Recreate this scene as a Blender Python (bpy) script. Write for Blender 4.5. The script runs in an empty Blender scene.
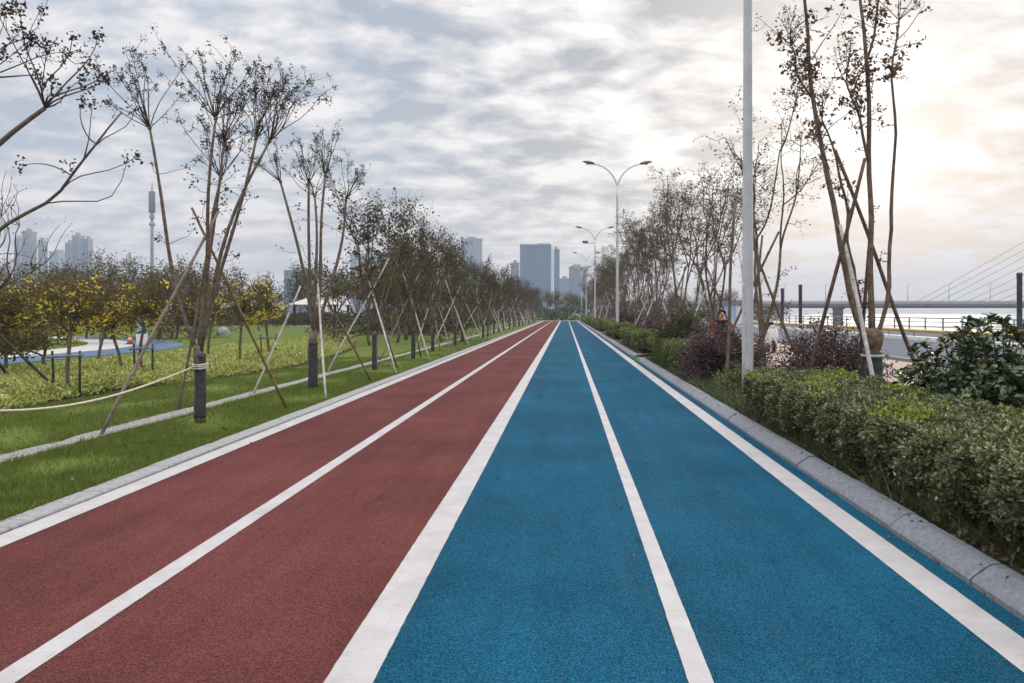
import bpy, math, random
import numpy as np
from math import radians, sin, cos, pi

SC = bpy.context.scene
COL = SC.collection
F = 682.7          # focal length in pixels
VX, VY = 565.5, 312.3
H = 1.6            # eye height


# ------------------------------------------------------------------ helpers
def tag(o, label=None, cat=None, group=None, kind=None):
    if label: o['label'] = label
    if cat: o['category'] = cat
    if group: o['group'] = group
    if kind: o['kind'] = kind
    return o


def empty(name, loc=(0, 0, 0), rz=0.0, **k):
    o = bpy.data.objects.new(name, None)
    COL.objects.link(o)
    o.location = loc
    o.rotation_euler = (0, 0, rz)
    o.empty_display_size = 0.3
    return tag(o, **k)


class MB:
    """collects vertices and faces, builds ONE mesh object"""
    def __init__(s):
        s.V = []; s.F = []; s.n = 0

    def add(s, V, Fc, mi=0, smooth=False):
        V = np.asarray(V, dtype=np.float64).reshape(-1, 3)
        Fc = np.asarray(Fc, dtype=np.int64)
        if Fc.ndim == 1: Fc = Fc[None, :]
        s.V.append(V); s.F.append((Fc + s.n, mi, smooth)); s.n += len(V)

    def addf(s, Fc, mi=0, smooth=False):      # more faces on the vertices added last
        Fc = np.asarray(Fc, dtype=np.int64)
        if Fc.ndim == 1: Fc = Fc[None, :]
        s.F.append((Fc + s.n - len(s.V[-1]), mi, smooth))

    def box(s, x0, x1, y0, y1, z0, z1, mi=0):
        V = [(x0, y0, z0), (x1, y0, z0), (x1, y1, z0), (x0, y1, z0), (x0, y0, z1), (x1, y0, z1), (x1, y1, z1), (x0, y1, z1)]
        s.add(V, [(0, 3, 2, 1), (4, 5, 6, 7), (0, 1, 5, 4), (1, 2, 6, 5), (2, 3, 7, 6), (3, 0, 4, 7)], mi)
        return s

    def bbox(s, x0, x1, y0, y1, z0, z1, b=0.02, mi=0):
        """box with chamfered vertical and top edges"""
        def ring(x0, x1, y0, y1, z, c):
            return [(x0 + c, y0, z), (x1 - c, y0, z), (x1, y0 + c, z), (x1, y1 - c, z), (x1 - c, y1, z), (x0 + c, y1, z), (x0, y1 - c, z), (x0, y0 + c, z)]
        V = ring(x0, x1, y0, y1, z0, b) + ring(x0, x1, y0, y1, z1 - b, b) + ring(x0 + b, x1 - b, y0 + b, y1 - b, z1, b)
        q = [(k * 8 + i, k * 8 + (i + 1) % 8, k * 8 + 8 + (i + 1) % 8, k * 8 + 8 + i) for k in range(2) for i in range(8)]
        s.add(V, q, mi)
        s.addf([tuple(range(16, 24)), tuple(range(7, -1, -1))], mi)
        return s

    def sheet(s, x0, x1, y0, y1, z, mi=0, ny=1, nx=1):
        xs = np.linspace(x0, x1, nx + 1); ys = np.linspace(y0, y1, ny + 1)
        V = [(x, y, z) for y in ys for x in xs]
        w = nx + 1
        s.add(V, [(j * w + i, j * w + i + 1, (j + 1) * w + i + 1, (j + 1) * w + i) for j in range(ny) for i in range(nx)], mi)
        return s

    def tube(s, P, r, sides=6, mi=0, smooth=True, cap=True):
        P = np.asarray(P, dtype=float); n = len(P)
        r = np.broadcast_to(np.asarray(r, dtype=float), (n,))
        T = np.gradient(P, axis=0)
        T /= np.linalg.norm(T, axis=1)[:, None] + 1e-9
        ax = T.mean(0); ref = np.array([1.0, 0.13, 0.07]) if abs(ax[0]) < 0.8 * np.linalg.norm(ax) + 1e-9 else np.array([0.05, 1.0, 0.1])
        A = np.cross(T, ref); A /= np.linalg.norm(A, axis=1)[:, None] + 1e-9
        B = np.cross(T, A)
        th = np.arange(sides) * 2 * pi / sides
        V = P[:, None, :] + r[:, None, None] * (np.cos(th)[None, :, None] * A[:, None, :] + np.sin(th)[None, :, None] * B[:, None, :])
        i = np.arange(n - 1)[:, None] * sides; j = np.arange(sides)[None, :]; j2 = (j + 1) % sides
        Q = np.stack([i + j, i + sides + j, i + sides + j2, i + j2], -1).reshape(-1, 4)
        s.add(V.reshape(-1, 3), Q, mi, smooth)
        if cap:
            s.addf([list(range(sides)), list(range((n - 1) * sides, n * sides))[::-1]], mi)
        return s

    def lathe(s, prof, c=(0, 0, 0), seg=16, mi=0, smooth=True):
        th = np.arange(seg) * 2 * pi / seg
        V = [(c[0] + r * cos(t), c[1] + r * sin(t), c[2] + z) for r, z in prof for t in th]
        n = len(prof)
        Q = [(k * seg + i, k * seg + (i + 1) % seg, (k + 1) * seg + (i + 1) % seg, (k + 1) * seg + i) for k in range(n - 1) for i in range(seg)]
        s.add(V, Q, mi, smooth)
        s.addf([list(range(seg))[::-1], list(range((n - 1) * seg, n * seg))], mi)
        return s

    def leaves(s, P, size, aspect, rng, mi=0, bias=None, bamt=0.0, fold=0.12):
        P = np.asarray(P, dtype=float).reshape(-1, 3); n = len(P)
        if n == 0: return s
        a = rng.normal(size=(n, 3))
        a /= np.linalg.norm(a, axis=1)[:, None]
        if bias is not None: a = a + bamt * np.asarray(bias)
        a /= np.linalg.norm(a, axis=1)[:, None] + 1e-9
        b = np.cross(a, rng.normal(size=(n, 3))); b /= np.linalg.norm(b, axis=1)[:, None] + 1e-9
        c = np.cross(a, b)
        L = size * (0.65 + 0.7 * rng.random(n))[:, None]
        W = L * aspect * 0.5
        v0 = P; v1 = P + a * L * .45 + b * W + c * fold * L; v2 = P + a * L; v3 = P + a * L * .45 - b * W + c * fold * L
        V = np.stack([v0, v1, v2, v3], 1).reshape(-1, 3)
        k = np.arange(n)[:, None] * 4
        s.add(V, k + np.array([[0, 1, 2, 3]]), mi)
        return s

    def big_leaves(s, P, D, size, aspect, rng, mi=0):
        """obovate leaves with a folded midrib, pointing along D"""
        n = len(P); D = D / (np.linalg.norm(D, axis=1)[:, None] + 1e-9)
        b = np.cross(D, rng.normal(size=(n, 3)) * .5 + np.array([0, 0, 1.0])); b /= np.linalg.norm(b, axis=1)[:, None] + 1e-9
        c = np.cross(b, D)
        L = size * (0.6 + 0.7 * rng.random(n))[:, None]; W = L * aspect * .5
        cl = .10 * L
        pts = [P, P + D * L * .4 + b * W * .75 + c * cl, P + D * L * .75 + b * W + c * cl * .8, P + D * L - c * cl, P + D * L * .75 - b * W + c * cl * .8,
               P + D * L * .4 - b * W * .75 + c * cl, P + D * L * .6]
        V = np.stack(pts, 1).reshape(-1, 3)
        k = np.arange(n)[:, None] * 7
        for q in ([0, 1, 2, 6], [6, 2, 3, 3], [0, 6, 4, 5], [6, 3, 4, 4]):
            pass
        s.add(V, k + np.array([[0, 1, 2, 6]]), mi, True)
        s.addf(k + np.array([[0, 6, 4, 5]]), mi, True)
        s.addf(k + np.array([[6, 2, 3]]), mi, True)
        s.addf(k + np.array([[6, 3, 4]]), mi, True)
        return s

    def blades(s, P, h, w, rng, mi=0, lean=0.45):
        P = np.asarray(P, dtype=float); n = len(P)
        t = rng.random(n) * 2 * pi
        d = np.stack([np.cos(t), np.sin(t), np.zeros(n)], 1) * (w * .5)
        hh = h * (.5 + rng.random(n))
        off = rng.normal(size=(n, 2)) * lean * hh[:, None]
        tip = P + np.concatenate([off, hh[:, None]], 1)
        V = np.stack([P - d, P + d, tip], 1).reshape(-1, 3)
        s.add(V, np.arange(n)[:, None] * 3 + np.array([[0, 1, 2]]), mi)
        return s

    def mesh(s, name, mats):
        me = bpy.data.meshes.new(name)
        V = np.concatenate(s.V)
        me.vertices.add(len(V)); me.vertices.foreach_set('co', V.astype(np.float32).ravel())
        loops = np.concatenate([f.ravel() for f, m, sm in s.F])
        tot = np.concatenate([np.full(len(f), f.shape[1]) for f, m, sm in s.F])
        mi = np.concatenate([np.full(len(f), m) for f, m, sm in s.F])
        sm = np.concatenate([np.full(len(f), x) for f, m, x in s.F])
        me.loops.add(len(loops)); me.loops.foreach_set('vertex_index', loops.astype(np.int32))
        me.polygons.add(len(tot))
        me.polygons.foreach_set('loop_start', np.concatenate([[0], np.cumsum(tot)[:-1]]).astype(np.int32))
        me.polygons.foreach_set('material_index', mi.astype(np.int32))
        me.polygons.foreach_set('use_smooth', sm.astype(bool))
        for m in (mats if isinstance(mats, (list, tuple)) else [mats]): me.materials.append(m)
        me.update(calc_edges=True)
        return me

    def build(s, name, mats, parent=None, **k):
        o = bpy.data.objects.new(name, s.mesh(name, mats))
        COL.objects.link(o)
        if parent: o.parent = parent
        return tag(o, **k)


def copy_thing(o, loc, rz=0.0, sc=1.0, label=None, group=None):
    r = o.copy(); COL.objects.link(r)
    r.location = loc; r.rotation_euler = (0, 0, rz); r.scale = (sc, sc, sc)
    if label: r['label'] = label
    if group: r['group'] = group
    for ch in list(o.children):
        c = ch.copy(); COL.objects.link(c); c.parent = r
        for g in list(ch.children):
            d = g.copy(); COL.objects.link(d); d.parent = c
    return r


# ------------------------------------------------------------------ materials
class NT:
    def __init__(s, tree):
        s.t = tree; s.n = tree.nodes; s.l = tree.links

    def new(s, typ, **k):
        n = s.n.new(typ)
        for a, v in k.items():
            if a.startswith('i_'):
                key = a[2:]
                n.inputs[int(key) if key.isdigit() else key.replace('_', ' ')].default_value = v
            else: setattr(n, a, v)
        return n

    def link(s, a, b): s.l.new(a, b)

    def math(s, op, a, b=None, c=None, clamp=False):
        n = s.n.new('ShaderNodeMath'); n.operation = op; n.use_clamp = clamp
        for i, v in enumerate((a, b, c)):
            if v is None: continue
            if isinstance(v, (int, float)): n.inputs[i].default_value = v
            else: s.link(v, n.inputs[i])
        return n.outputs[0]

    def mix(s, fac, a, b, mode='MIX'):
        n = s.n.new('ShaderNodeMix'); n.data_type = 'RGBA'; n.blend_type = mode; n.clamp_factor = True
        for sock, v in ((n.inputs[0], fac), (n.inputs[6], a), (n.inputs[7], b)):
            if isinstance(v, (int, float)): sock.default_value = v
            elif isinstance(v, (tuple, list)): sock.default_value = (*v[:3], 1)
            else: s.link(v, sock)
        return n.outputs[2]

    def noise(s, vec, scale, detail=3, rough=.5, dist=0.0, dim='3D'):
        n = s.n.new('ShaderNodeTexNoise'); n.noise_dimensions = dim
        n.inputs['Scale'].default_value = scale; n.inputs['Detail'].default_value = detail
        n.inputs['Roughness'].default_value = rough; n.inputs['Distortion'].default_value = dist
        s.link(vec, n.inputs['Vector'])
        return n.outputs['Fac']

    def ramp(s, fac, stops, interp='LINEAR'):
        n = s.n.new('ShaderNodeValToRGB'); cr = n.color_ramp; cr.interpolation = interp
        while len(cr.elements) < len(stops): cr.elements.new(.5)
        for e, (p, c) in zip(cr.elements, stops):
            e.position = p; e.color = (*c, 1) if not isinstance(c, (int, float)) else (c, c, c, 1)
        s.link(fac, n.inputs[0])
        return n.outputs[0]


def mat(name, rough=.7, spec=.3, metal=0.0):
    m = bpy.data.materials.new(name); m.use_nodes = True
    t = NT(m.node_tree)
    b = t.n['Principled BSDF']
    b.inputs['Roughness'].default_value = rough; b.inputs['Specular IOR Level'].default_value = spec; b.inputs['Metallic'].default_value = metal
    co = t.new('ShaderNodeTexCoord').outputs['Object']
    return m, t, b, co


def m_noise(name, c1, c2, scale, rough=.7, spec=.3, detail=4, bump=0.0, bscale=None, lo=.35, hi=.65, metal=0.0, bdist=.01):
    m, t, b, co = mat(name, rough, spec, metal)
    f = t.noise(co, scale, detail, .6)
    t.link(t.ramp(f, [(lo, c1), (hi, c2)]), b.inputs['Base Color'])
    if bump:
        bn = t.new('ShaderNodeBump', i_Strength=bump, i_Distance=bdist)
        t.link(t.noise(co, bscale or scale * 3, 3, .6), bn.inputs['Height']); t.link(bn.outputs[0], b.inputs['Normal'])
    return m


def m_leaf(name, stops, rough=.5, spec=.35, trans=.25, obj=0.0):
    """leaf colours vary by island"""
    m, t, b, co = mat(name, rough, spec)
    g = t.new('ShaderNodeNewGeometry').outputs['Random Per Island']
    c = t.ramp(g, stops)
    if obj:
        oi = t.new('ShaderNodeObjectInfo').outputs['Random']
        c = t.mix(t.math('MULTIPLY', oi, obj), c, (.09, .06, .03))
    t.link(c, b.inputs['Base Color'])
    tr = t.new('ShaderNodeBsdfTranslucent'); t.link(c, tr.inputs[0])
    mx = t.new('ShaderNodeMixShader'); mx.inputs[0].default_value = trans
    t.link(b.outputs[0], mx.inputs[1]); t.link(tr.outputs[0], mx.inputs[2])
    t.link(mx.outputs[0], t.n['Material Output'].inputs[0])
    return m


def m_rubber(name, dark, mid, light):
    m, t, b, co = mat(name, .9, .07)
    vo = t.new('ShaderNodeTexVoronoi'); vo.inputs['Scale'].default_value = 170; t.link(co, vo.inputs['Vector'])
    vs = t.new('ShaderNodeSeparateColor'); t.link(vo.outputs['Color'], vs.inputs[0])
    fine = t.math('ADD', t.math('ADD', t.math('MULTIPLY', vs.outputs[0], .42), t.math('MULTIPLY', t.noise(co, 70, 3, .7), .40)), .09)
    col = t.ramp(fine, [(.24, dark), (.5, mid), (.76, light)])
    grit = t.noise(co, 150, 1, .5)
    col = t.mix(t.math('MULTIPLY', t.math('GREATER_THAN', grit, .69), .55), col, tuple(min(1, c * 1.45 + .008) for c in light))
    big = t.noise(co, .55, 5, .6)
    wear = t.ramp(big, [(.34, .80), (.50, 1.0), (.66, 1.20)])
    col = t.mix(1.0, col, wear, 'MULTIPLY')
    # long faint streaks left by use
    mp = t.new('ShaderNodeMapping'); mp.inputs['Scale'].default_value = (2.2, .10, 1); t.link(co, mp.inputs[0])
    st = t.noise(mp.outputs[0], 1.6, 4, .6)
    col = t.mix(1.0, col, t.ramp(st, [(.35, .90), (.65, 1.08)]), 'MULTIPLY')
    # dusty scuffs and a few darker drag marks
    mp2 = t.new('ShaderNodeMapping'); mp2.inputs['Scale'].default_value = (3.5, .55, 1); mp2.inputs['Rotation'].default_value = (0, 0, .12); t.link(co, mp2.inputs[0])
    du = t.noise(mp2.outputs[0], 1.3, 6, .7, .8)
    col = t.mix(t.ramp(du, [(.55, 0.0), (.80, .07)]), col, (.17, .15, .145))
    col = t.mix(t.ramp(du, [(.28, .45), (.38, 0.0)]), col, tuple(c * .7 for c in dark))
    t.link(col, b.inputs['Base Color'])
    bn = t.new('ShaderNodeBump', i_Strength=.22, i_Distance=.003); t.link(fine, bn.inputs['Height']); t.link(bn.outputs[0], b.inputs['Normal'])
    return m


def m_paint():
    m, t, b, co = mat('white_line_paint', .6, .35)
    a = t.noise(co, 3.2, 6, .65); f = t.noise(co, 60, 3, .6)
    col = t.ramp(a, [(.3, (.34, .33, .34)), (.6, (.425, .415, .43))])
    mp = t.new('ShaderNodeMapping'); mp.inputs['Scale'].default_value = (9, 30, 1); t.link(co, mp.inputs[0])
    scuff = t.noise(mp.outputs[0], 1.0, 5, .7, 1.2)
    col = t.mix(t.ramp(scuff, [(.56, 0.0), (.72, .6)]), col, (.22, .21, .21))
    col = t.mix(t.ramp(f, [(.58, 0.0), (.72, .45)]), col, (.28, .27, .27))
    t.link(col, b.inputs['Base Color'])
    bn = t.new('ShaderNodeBump', i_Strength=.3, i_Distance=.002); t.link(f, bn.inputs['Height']); t.link(bn.outputs[0], b.inputs['Normal'])
    return m


M = {}
M['red'] = m_rubber('red_rubber_granules', (.046, .014, .013), (.094, .028, .027), (.165, .064, .061))
M['blue'] = m_rubber('blue_rubber_granules', (.001, .022, .044), (.004, .058, .112), (.018, .122, .20))
M['paint'] = m_paint()
M['lawn'] = m_noise('mown_lawn', (.060, .092, .016), (.125, .165, .036), 1.4, .9, .1, 6, .5, 60, .32, .68)
M['blade'] = m_leaf('grass_blade', [(0, (.075, .120, .016)), (.5, (.125, .185, .028)), (.85, (.18, .225, .045)), (1, (.25, .22, .10))], .6, .2, .3)
M['soil'] = m_noise('planting_soil', (.030, .022, .016), (.085, .066, .050), 9, .95, .1, 6, .9, 40)
M['granite'] = m_noise('granite_kerb', (.145, .158, .188), (.225, .243, .28), 26, .75, .3, 8, .35, 120)
M['granite_pale'] = m_noise('pale_granite_strip', (.22, .225, .235), (.33, .335, .345), 26, .75, .25, 8, .35, 120)
M['gravel'] = m_noise('pale_gravel', (.12, .115, .11), (.38, .37, .36), 38, .9, .2, 4, .9, 60, .38, .6)
M['paving'] = m_noise('sandy_pink_paving', (.27, .21, .18), (.38, .31, .27), 1.5, .85, .2, 6, .2, 60)
M['asphalt'] = m_noise('grey_asphalt', (.12, .13, .15), (.165, .178, .205), 2.5, 1.0, .0, 6, .3, 150)
M['bark'] = m_noise('smooth_grey_brown_bark', (.085, .066, .052), (.21, .165, .13), 14, .85, .2, 6, .5, 40)
M['bark_red'] = m_noise('reddish_brown_bark', (.09, .063, .047), (.20, .145, .11), 12, .85, .2, 6, .6, 30)
M['twig'] = m_noise('dark_twig', (.05, .038, .031), (.11, .082, .065), 10, .9, .1)
M['wrap'] = m_noise('dark_blue_trunk_wrap', (.032, .034, .037), (.080, .083, .088), 22, .85, .2, 5, .8, 50)
M['wrap_green'] = m_noise('dark_green_trunk_wrap', (.012, .030, .028), (.045, .075, .066), 22, .8, .25, 5, .9, 50)
M['cane_white'] = m_noise('whitewashed_pole', (.34, .32, .30), (.56, .54, .52), 9, .75, .25, 5, .3, 60)
M['cane_brown'] = m_noise('brown_bamboo_pole', (.13, .075, .035), (.27, .17, .085), 8, .6, .3, 5, .3, 60)
M['cane_grey'] = m_noise('weathered_grey_pole', (.17, .14, .115), (.30, .26, .22), 8, .75, .25, 5, .3, 60)
M['cane_umber'] = m_noise('dark_brown_pole', (.075, .050, .034), (.16, .11, .08), 8, .7, .25, 5, .3, 60)
M['cane_dark'] = m_noise('dark_stake_wood', (.03, .024, .02), (.075, .06, .05), 8, .85, .2)
M['tie'] = m_noise('black_rubber_tie', (.015, .014, .014), (.03, .03, .03), 30, .8, .2)
M['seed'] = m_leaf('seed_head', [(0, (.03, .026, .026)), (.6, (.065, .05, .044)), (1, (.11, .075, .055))], .7, .2, .12)
M['leaf_dark'] = m_leaf('dark_olive_leaf', [(0, (.034, .046, .020)), (.5, (.065, .075, .028)), (.8, (.105, .085, .034)), (1, (.15, .09, .03))], .5, .35, .25, .10)
M['leaf_wood'] = m_leaf('brown_olive_woodland_leaf', [(0, (.050, .048, .016)), (.5, (.105, .092, .026)), (.8, (.17, .13, .038)), (1, (.24, .17, .045))], .6, .25, .28, .4)
M['leaf_ever'] = m_leaf('dull_evergreen_leaf', [(0, (.028, .042, .018)), (.6, (.055, .075, .026)), (1, (.10, .10, .042))], .5, .3, .22, .2)
M['leaf_rust'] = m_leaf('rust_brown_leaf', [(0, (.08, .045, .030)), (.5, (.14, .075, .045)), (1, (.22, .12, .055))], .55, .3, .3)
M['leaf_yellow'] = m_leaf('yellow_autumn_leaf', [(0, (.48, .40, .04)), (.5, (.74, .60, .06)), (.8, (.78, .58, .06)), (1, (.50, .54, .09))], .5, .3, .4)
M['leaf_cover'] = m_leaf('pale_ground_cover_leaf', [(0, (.13, .17, .045)), (.4, (.36, .41, .10)), (.8, (.52, .56, .18)), (1, (.64, .64, .30))], .5, .35, .3)
M['leaf_box'] = m_leaf('grey_green_hedge_leaf', [(0, (.045, .060, .020)), (.45, (.115, .135, .052)), (.85, (.22, .23, .105)), (1, (.42, .40, .25))], .38, .5, .2)
M['leaf_box_new'] = m_leaf('fresh_yellow_green_hedge_leaf', [(0, (.13, .17, .02)), (.5, (.26, .32, .025)), (1, (.40, .42, .06))], .4, .45, .4)
M['leaf_box_far'] = m_leaf('clipped_hedge_leaf', [(0, (.07, .10, .025)), (.5, (.13, .17, .045)), (1, (.22, .25, .08))], .5, .4, .25)
M['leaf_purple'] = m_leaf('purple_brown_leaf', [(0, (.028, .016, .019)), (.5, (.085, .05, .055)), (.85, (.15, .09, .09)), (1, (.22, .14, .12))], .45, .4, .2)
M['leaf_bush'] = m_leaf('glossy_green_leaf', [(0, (.020, .044, .018)), (.5, (.040, .080, .028)), (.85, (.075, .125, .042)), (1, (.13, .17, .06))], .26, .6, .15)
M['leaf_bush_tip'] = m_leaf('bronze_young_leaf', [(0, (.06, .06, .02)), (.6, (.10, .085, .03)), (1, (.13, .075, .03))], .3, .5, .3)
M['tuft'] = m_leaf('dark_strappy_grass', [(0, (.028, .05, .018)), (.6, (.06, .09, .03)), (1, (.14, .15, .06))], .45, .4, .2)
M['litter'] = m_leaf('dry_fallen_leaf', [(0, (.05, .03, .018)), (.5, (.11, .07, .04)), (1, (.22, .16, .10))], .7, .2, .1)
M['core'] = m_noise('hedge_twigs_and_shade_core', (.010, .011, .007), (.030, .028, .018), 30, .95, .05, 4, 1.0, 40)
M['steel'] = m_noise('pale_grey_painted_steel', (.44, .46, .50), (.54, .56, .60), 3, .45, .5, 4)
M['lampgrey'] = m_noise('dark_grey_lamp_head', (.10, .105, .115), (.15, .155, .165), 5, .5, .5)
M['lens'] = m_noise('frosted_lamp_lens', (.45, .45, .42), (.55, .55, .52), 8, .3, .5)
M['navy'] = m_noise('navy_painted_metal', (.022, .028, .045), (.045, .055, .08), 5, .5, .4)
M['railgrey'] = m_noise('galvanised_rail', (.17, .18, .20), (.27, .28, .30), 6, .5, .5, metal=.2)
M['yellow'] = m_noise('worn_yellow_paint', (.40, .25, .045), (.56, .38, .08), 4, .6, .4, 5)
M['concrete'] = m_noise('pale_concrete', (.36, .36, .36), (.48, .48, .48), 4, .85, .2, 6, .2)
M['concrete_dark'] = m_noise('weathered_bridge_concrete', (.16, .165, .175), (.23, .235, .245), .3, .85, .2, 6)
M['white'] = m_noise('white_painted_surface', (.62, .62, .62), (.75, .75, .75), 3, .5, .4)
M['rope'] = m_noise('cream_rope', (.50, .45, .36), (.68, .63, .53), 60, .9, .1, 3, .5, 120)
M['black'] = m_noise('black_plastic', (.012, .012, .013), (.028, .028, .03), 12, .45, .4)
M['tyre'] = m_noise('tyre_rubber', (.012, .012, .012), (.028, .028, .028), 40, .85, .2)
M['skin'] = m_noise('skin', (.42, .25, .18), (.50, .31, .23), 9, .55, .3)
M['hair'] = m_noise('black_hair', (.010, .009, .008), (.022, .018, .016), 40, .5, .4)
M['redcloth'] = m_noise('red_jacket_cloth', (.36, .022, .025), (.50, .04, .035), 12, .8, .2)
M['orangecloth'] = m_noise('orange_red_jacket_cloth', (.46, .06, .03), (.60, .10, .045), 12, .8, .2)
M['darkcloth'] = m_noise('dark_cloth', (.014, .016, .022), (.032, .036, .045), 12, .85, .2)
M['teal'] = m_noise('pale_teal_panel', (.22, .42, .46), (.30, .52, .55), 3, .4, .5)
M['tealdark'] = m_noise('dark_teal_panel', (.02, .07, .085), (.035, .10, .115), 3, .4, .5)
M['bluepanel'] = m_noise('light_blue_panel', (.28, .42, .60), (.40, .54, .70), 2, .3, .5)
M['orange'] = m_noise('orange_plastic', (.55, .12, .03), (.65, .17, .05), 6, .5, .4)
M['roof_white'] = m_noise('off_white_roof_sheet', (.52, .49, .45), (.66, .63, .60), 2, .7, .3)
M['timber'] = m_noise('dark_timber', (.028, .022, .018), (.07, .055, .045), 4, .8, .2)
M['stone'] = m_noise('pale_boulder', (.26, .26, .25), (.40, .40, .39), 4, .85, .2, 6, .6, 12)

M['path_blue'] = m_noise('faded_blue_path', (.075, .12, .195), (.105, .16, .25), .8, .9, .1)
# water
m, t, b, co = mat('river_water', .45, .2)
b.inputs['Base Color'].default_value = (.10, .125, .13, 1)
mp = t.new('ShaderNodeMapping'); mp.inputs['Scale'].default_value = (.5, 1.2, 1); t.link(co, mp.inputs[0])
bn = t.new('ShaderNodeBump', i_Strength=.6, i_Distance=.12); t.link(t.noise(mp.outputs[0], 1.1, 4, .6), bn.inputs['Height']); t.link(bn.outputs[0], b.inputs['Normal'])
M['water'] = m


def m_facade(name, c_glass, c_band, sx, sz, rough=.25):
    """storeys and window bays of a far tower"""
    m, t, b, co = mat(name, rough, .5)
    sep = t.new('ShaderNodeSeparateXYZ'); t.link(co, sep.inputs[0])
    fz = t.math('FRACT', t.math('MULTIPLY', sep.outputs[2], 1.0 / sz))
    fx = t.math('FRACT', t.math('MULTIPLY', t.math('ADD', sep.outputs[0], sep.outputs[1]), 1.0 / sx))
    k = t.math('MAXIMUM', t.math('LESS_THAN', fz, .34), t.math('LESS_THAN', fx, .22))
    v = t.noise(co, .08, 3, .6)
    gl = t.mix(v, c_glass, tuple(c * 1.7 for c in c_glass))
    t.link(t.mix(k, gl, c_band), b.inputs['Base Color'])
    return m


M['fac_a'] = m_facade('blue_grey_tower_facade', (.012, .065, .14), (.04, .11, .20), 4.0, 3.6)
M['fac_b'] = m_facade('pale_residential_facade', (.020, .05, .09), (.065, .11, .17), 5.0, 3.1, .5)
M['fac_c'] = m_facade('grey_office_facade', (.02, .075, .145), (.07, .14, .22), 6.0, 3.8)
M['glass'] = m_noise('blue_curtain_wall_glass', (.006, .070, .185), (.012, .11, .25), .06, .3, .4)
M['spandrel'] = m_noise('pale_blue_spandrel', (.03, .12, .23), (.05, .16, .28), .2, .35, .5)
M['pale_and_sheen'] = m_noise('pale_cladding_and_sky_sheen', (.50, .52, .55), (.60, .62, .65), .2, .5, .4)

# ------------------------------------------------------------------ world, sun, camera
SUN_AZ, SUN_EL = math.atan2((893 - VX), F), math.atan2(VY - 158, math.hypot(893 - VX, F))   # azimuth from +Y towards +X
sd = np.array([sin(SUN_AZ) * cos(SUN_EL), cos(SUN_AZ) * cos(SUN_EL), sin(SUN_EL)])

W = bpy.data.worlds.new('World'); SC.world = W; W.use_nodes = True
t = NT(W.node_tree)
bg = t.n['Background']; BGS = 0.1
bg.inputs['Strength'].default_value = BGS
sky = t.new('ShaderNodeTexSky'); sky.sky_type = 'NISHITA'; sky.sun_disc = False
sky.sun_elevation = SUN_EL; sky.sun_rotation = SUN_AZ; sky.air_density = 1.2; sky.dust_density = 2.5; sky.ozone_density = 1.0
gen = t.new('ShaderNodeTexCoord').outputs['Generated']
nrm = t.new('ShaderNodeVectorMath', operation='NORMALIZE'); t.link(gen, nrm.inputs[0])
D = nrm.outputs[0]
sp = t.new('ShaderNodeSeparateXYZ'); t.link(D, sp.inputs[0])
z = t.math('MAXIMUM', sp.outputs[2], 0.0)
den = t.math('ADD', z, .23)
cx = t.math('DIVIDE', sp.outputs[0], den); cy = t.math('DIVIDE', sp.outputs[1], den)
cb = t.new('ShaderNodeCombineXYZ'); t.link(cx, cb.inputs[0]); t.link(cy, cb.inputs[1])
mp = t.new('ShaderNodeMapping'); mp.inputs['Location'].default_value = (0.4, 9.1, 0); mp.inputs['Rotation'].default_value = (0, 0, radians(-14)); mp.inputs['Scale'].default_value = (.80, 1.1, 1)
t.link(cb.outputs[0], mp.inputs[0])
P = mp.outputs[0]
n1 = t.noise(P, 3.2, 8, .55, .30)
n2 = t.noise(P, 8.0, 7, .58, .2)
n3 = t.noise(P, .9, 3, .5)
mask = t.math('ADD', t.math('ADD', t.math('MULTIPLY', n1, .58), t.math('MULTIPLY', n2, .44)), t.math('MULTIPLY', n3, .12))
dt = t.new('ShaderNodeVectorMath', operation='DOT_PRODUCT'); t.link(D, dt.inputs[0]); dt.inputs[1].default_value = tuple(sd)
sdot = t.math('MAXIMUM', dt.outputs['Value'], 0.0)
gd = np.array([(875 - VX) / F, 1.0, (VY - 70) / F]); gd /= np.linalg.norm(gd)      # the thin bright part of the cloud layer, above the sun
dg = t.new('ShaderNodeVectorMath', operation='DOT_PRODUCT'); t.link(D, dg.inputs[0]); dg.inputs[1].default_value = tuple(gd)
gdot = t.math('MAXIMUM', dg.outputs['Value'], 0.0)
glow = t.math('POWER', sdot, 7.0)
glow2 = t.math('POWER', gdot, 30.0)
spot = t.math('POWER', sdot, 1100.0)


def C(*c): return tuple(x / BGS for x in c)


bright = t.mix(glow, C(.94, .91, .91), C(1.32, 1.26, 1.18))
dark = t.mix(glow, C(.46, .54, .66), C(.45, .42, .41))
dark = t.mix(.10, dark, sky.outputs[0])
cm = t.ramp(mask, [(.495, 0.0), (.572, .48), (.648, 1.0)], 'LINEAR')
col = t.mix(cm, dark, bright)
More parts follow.
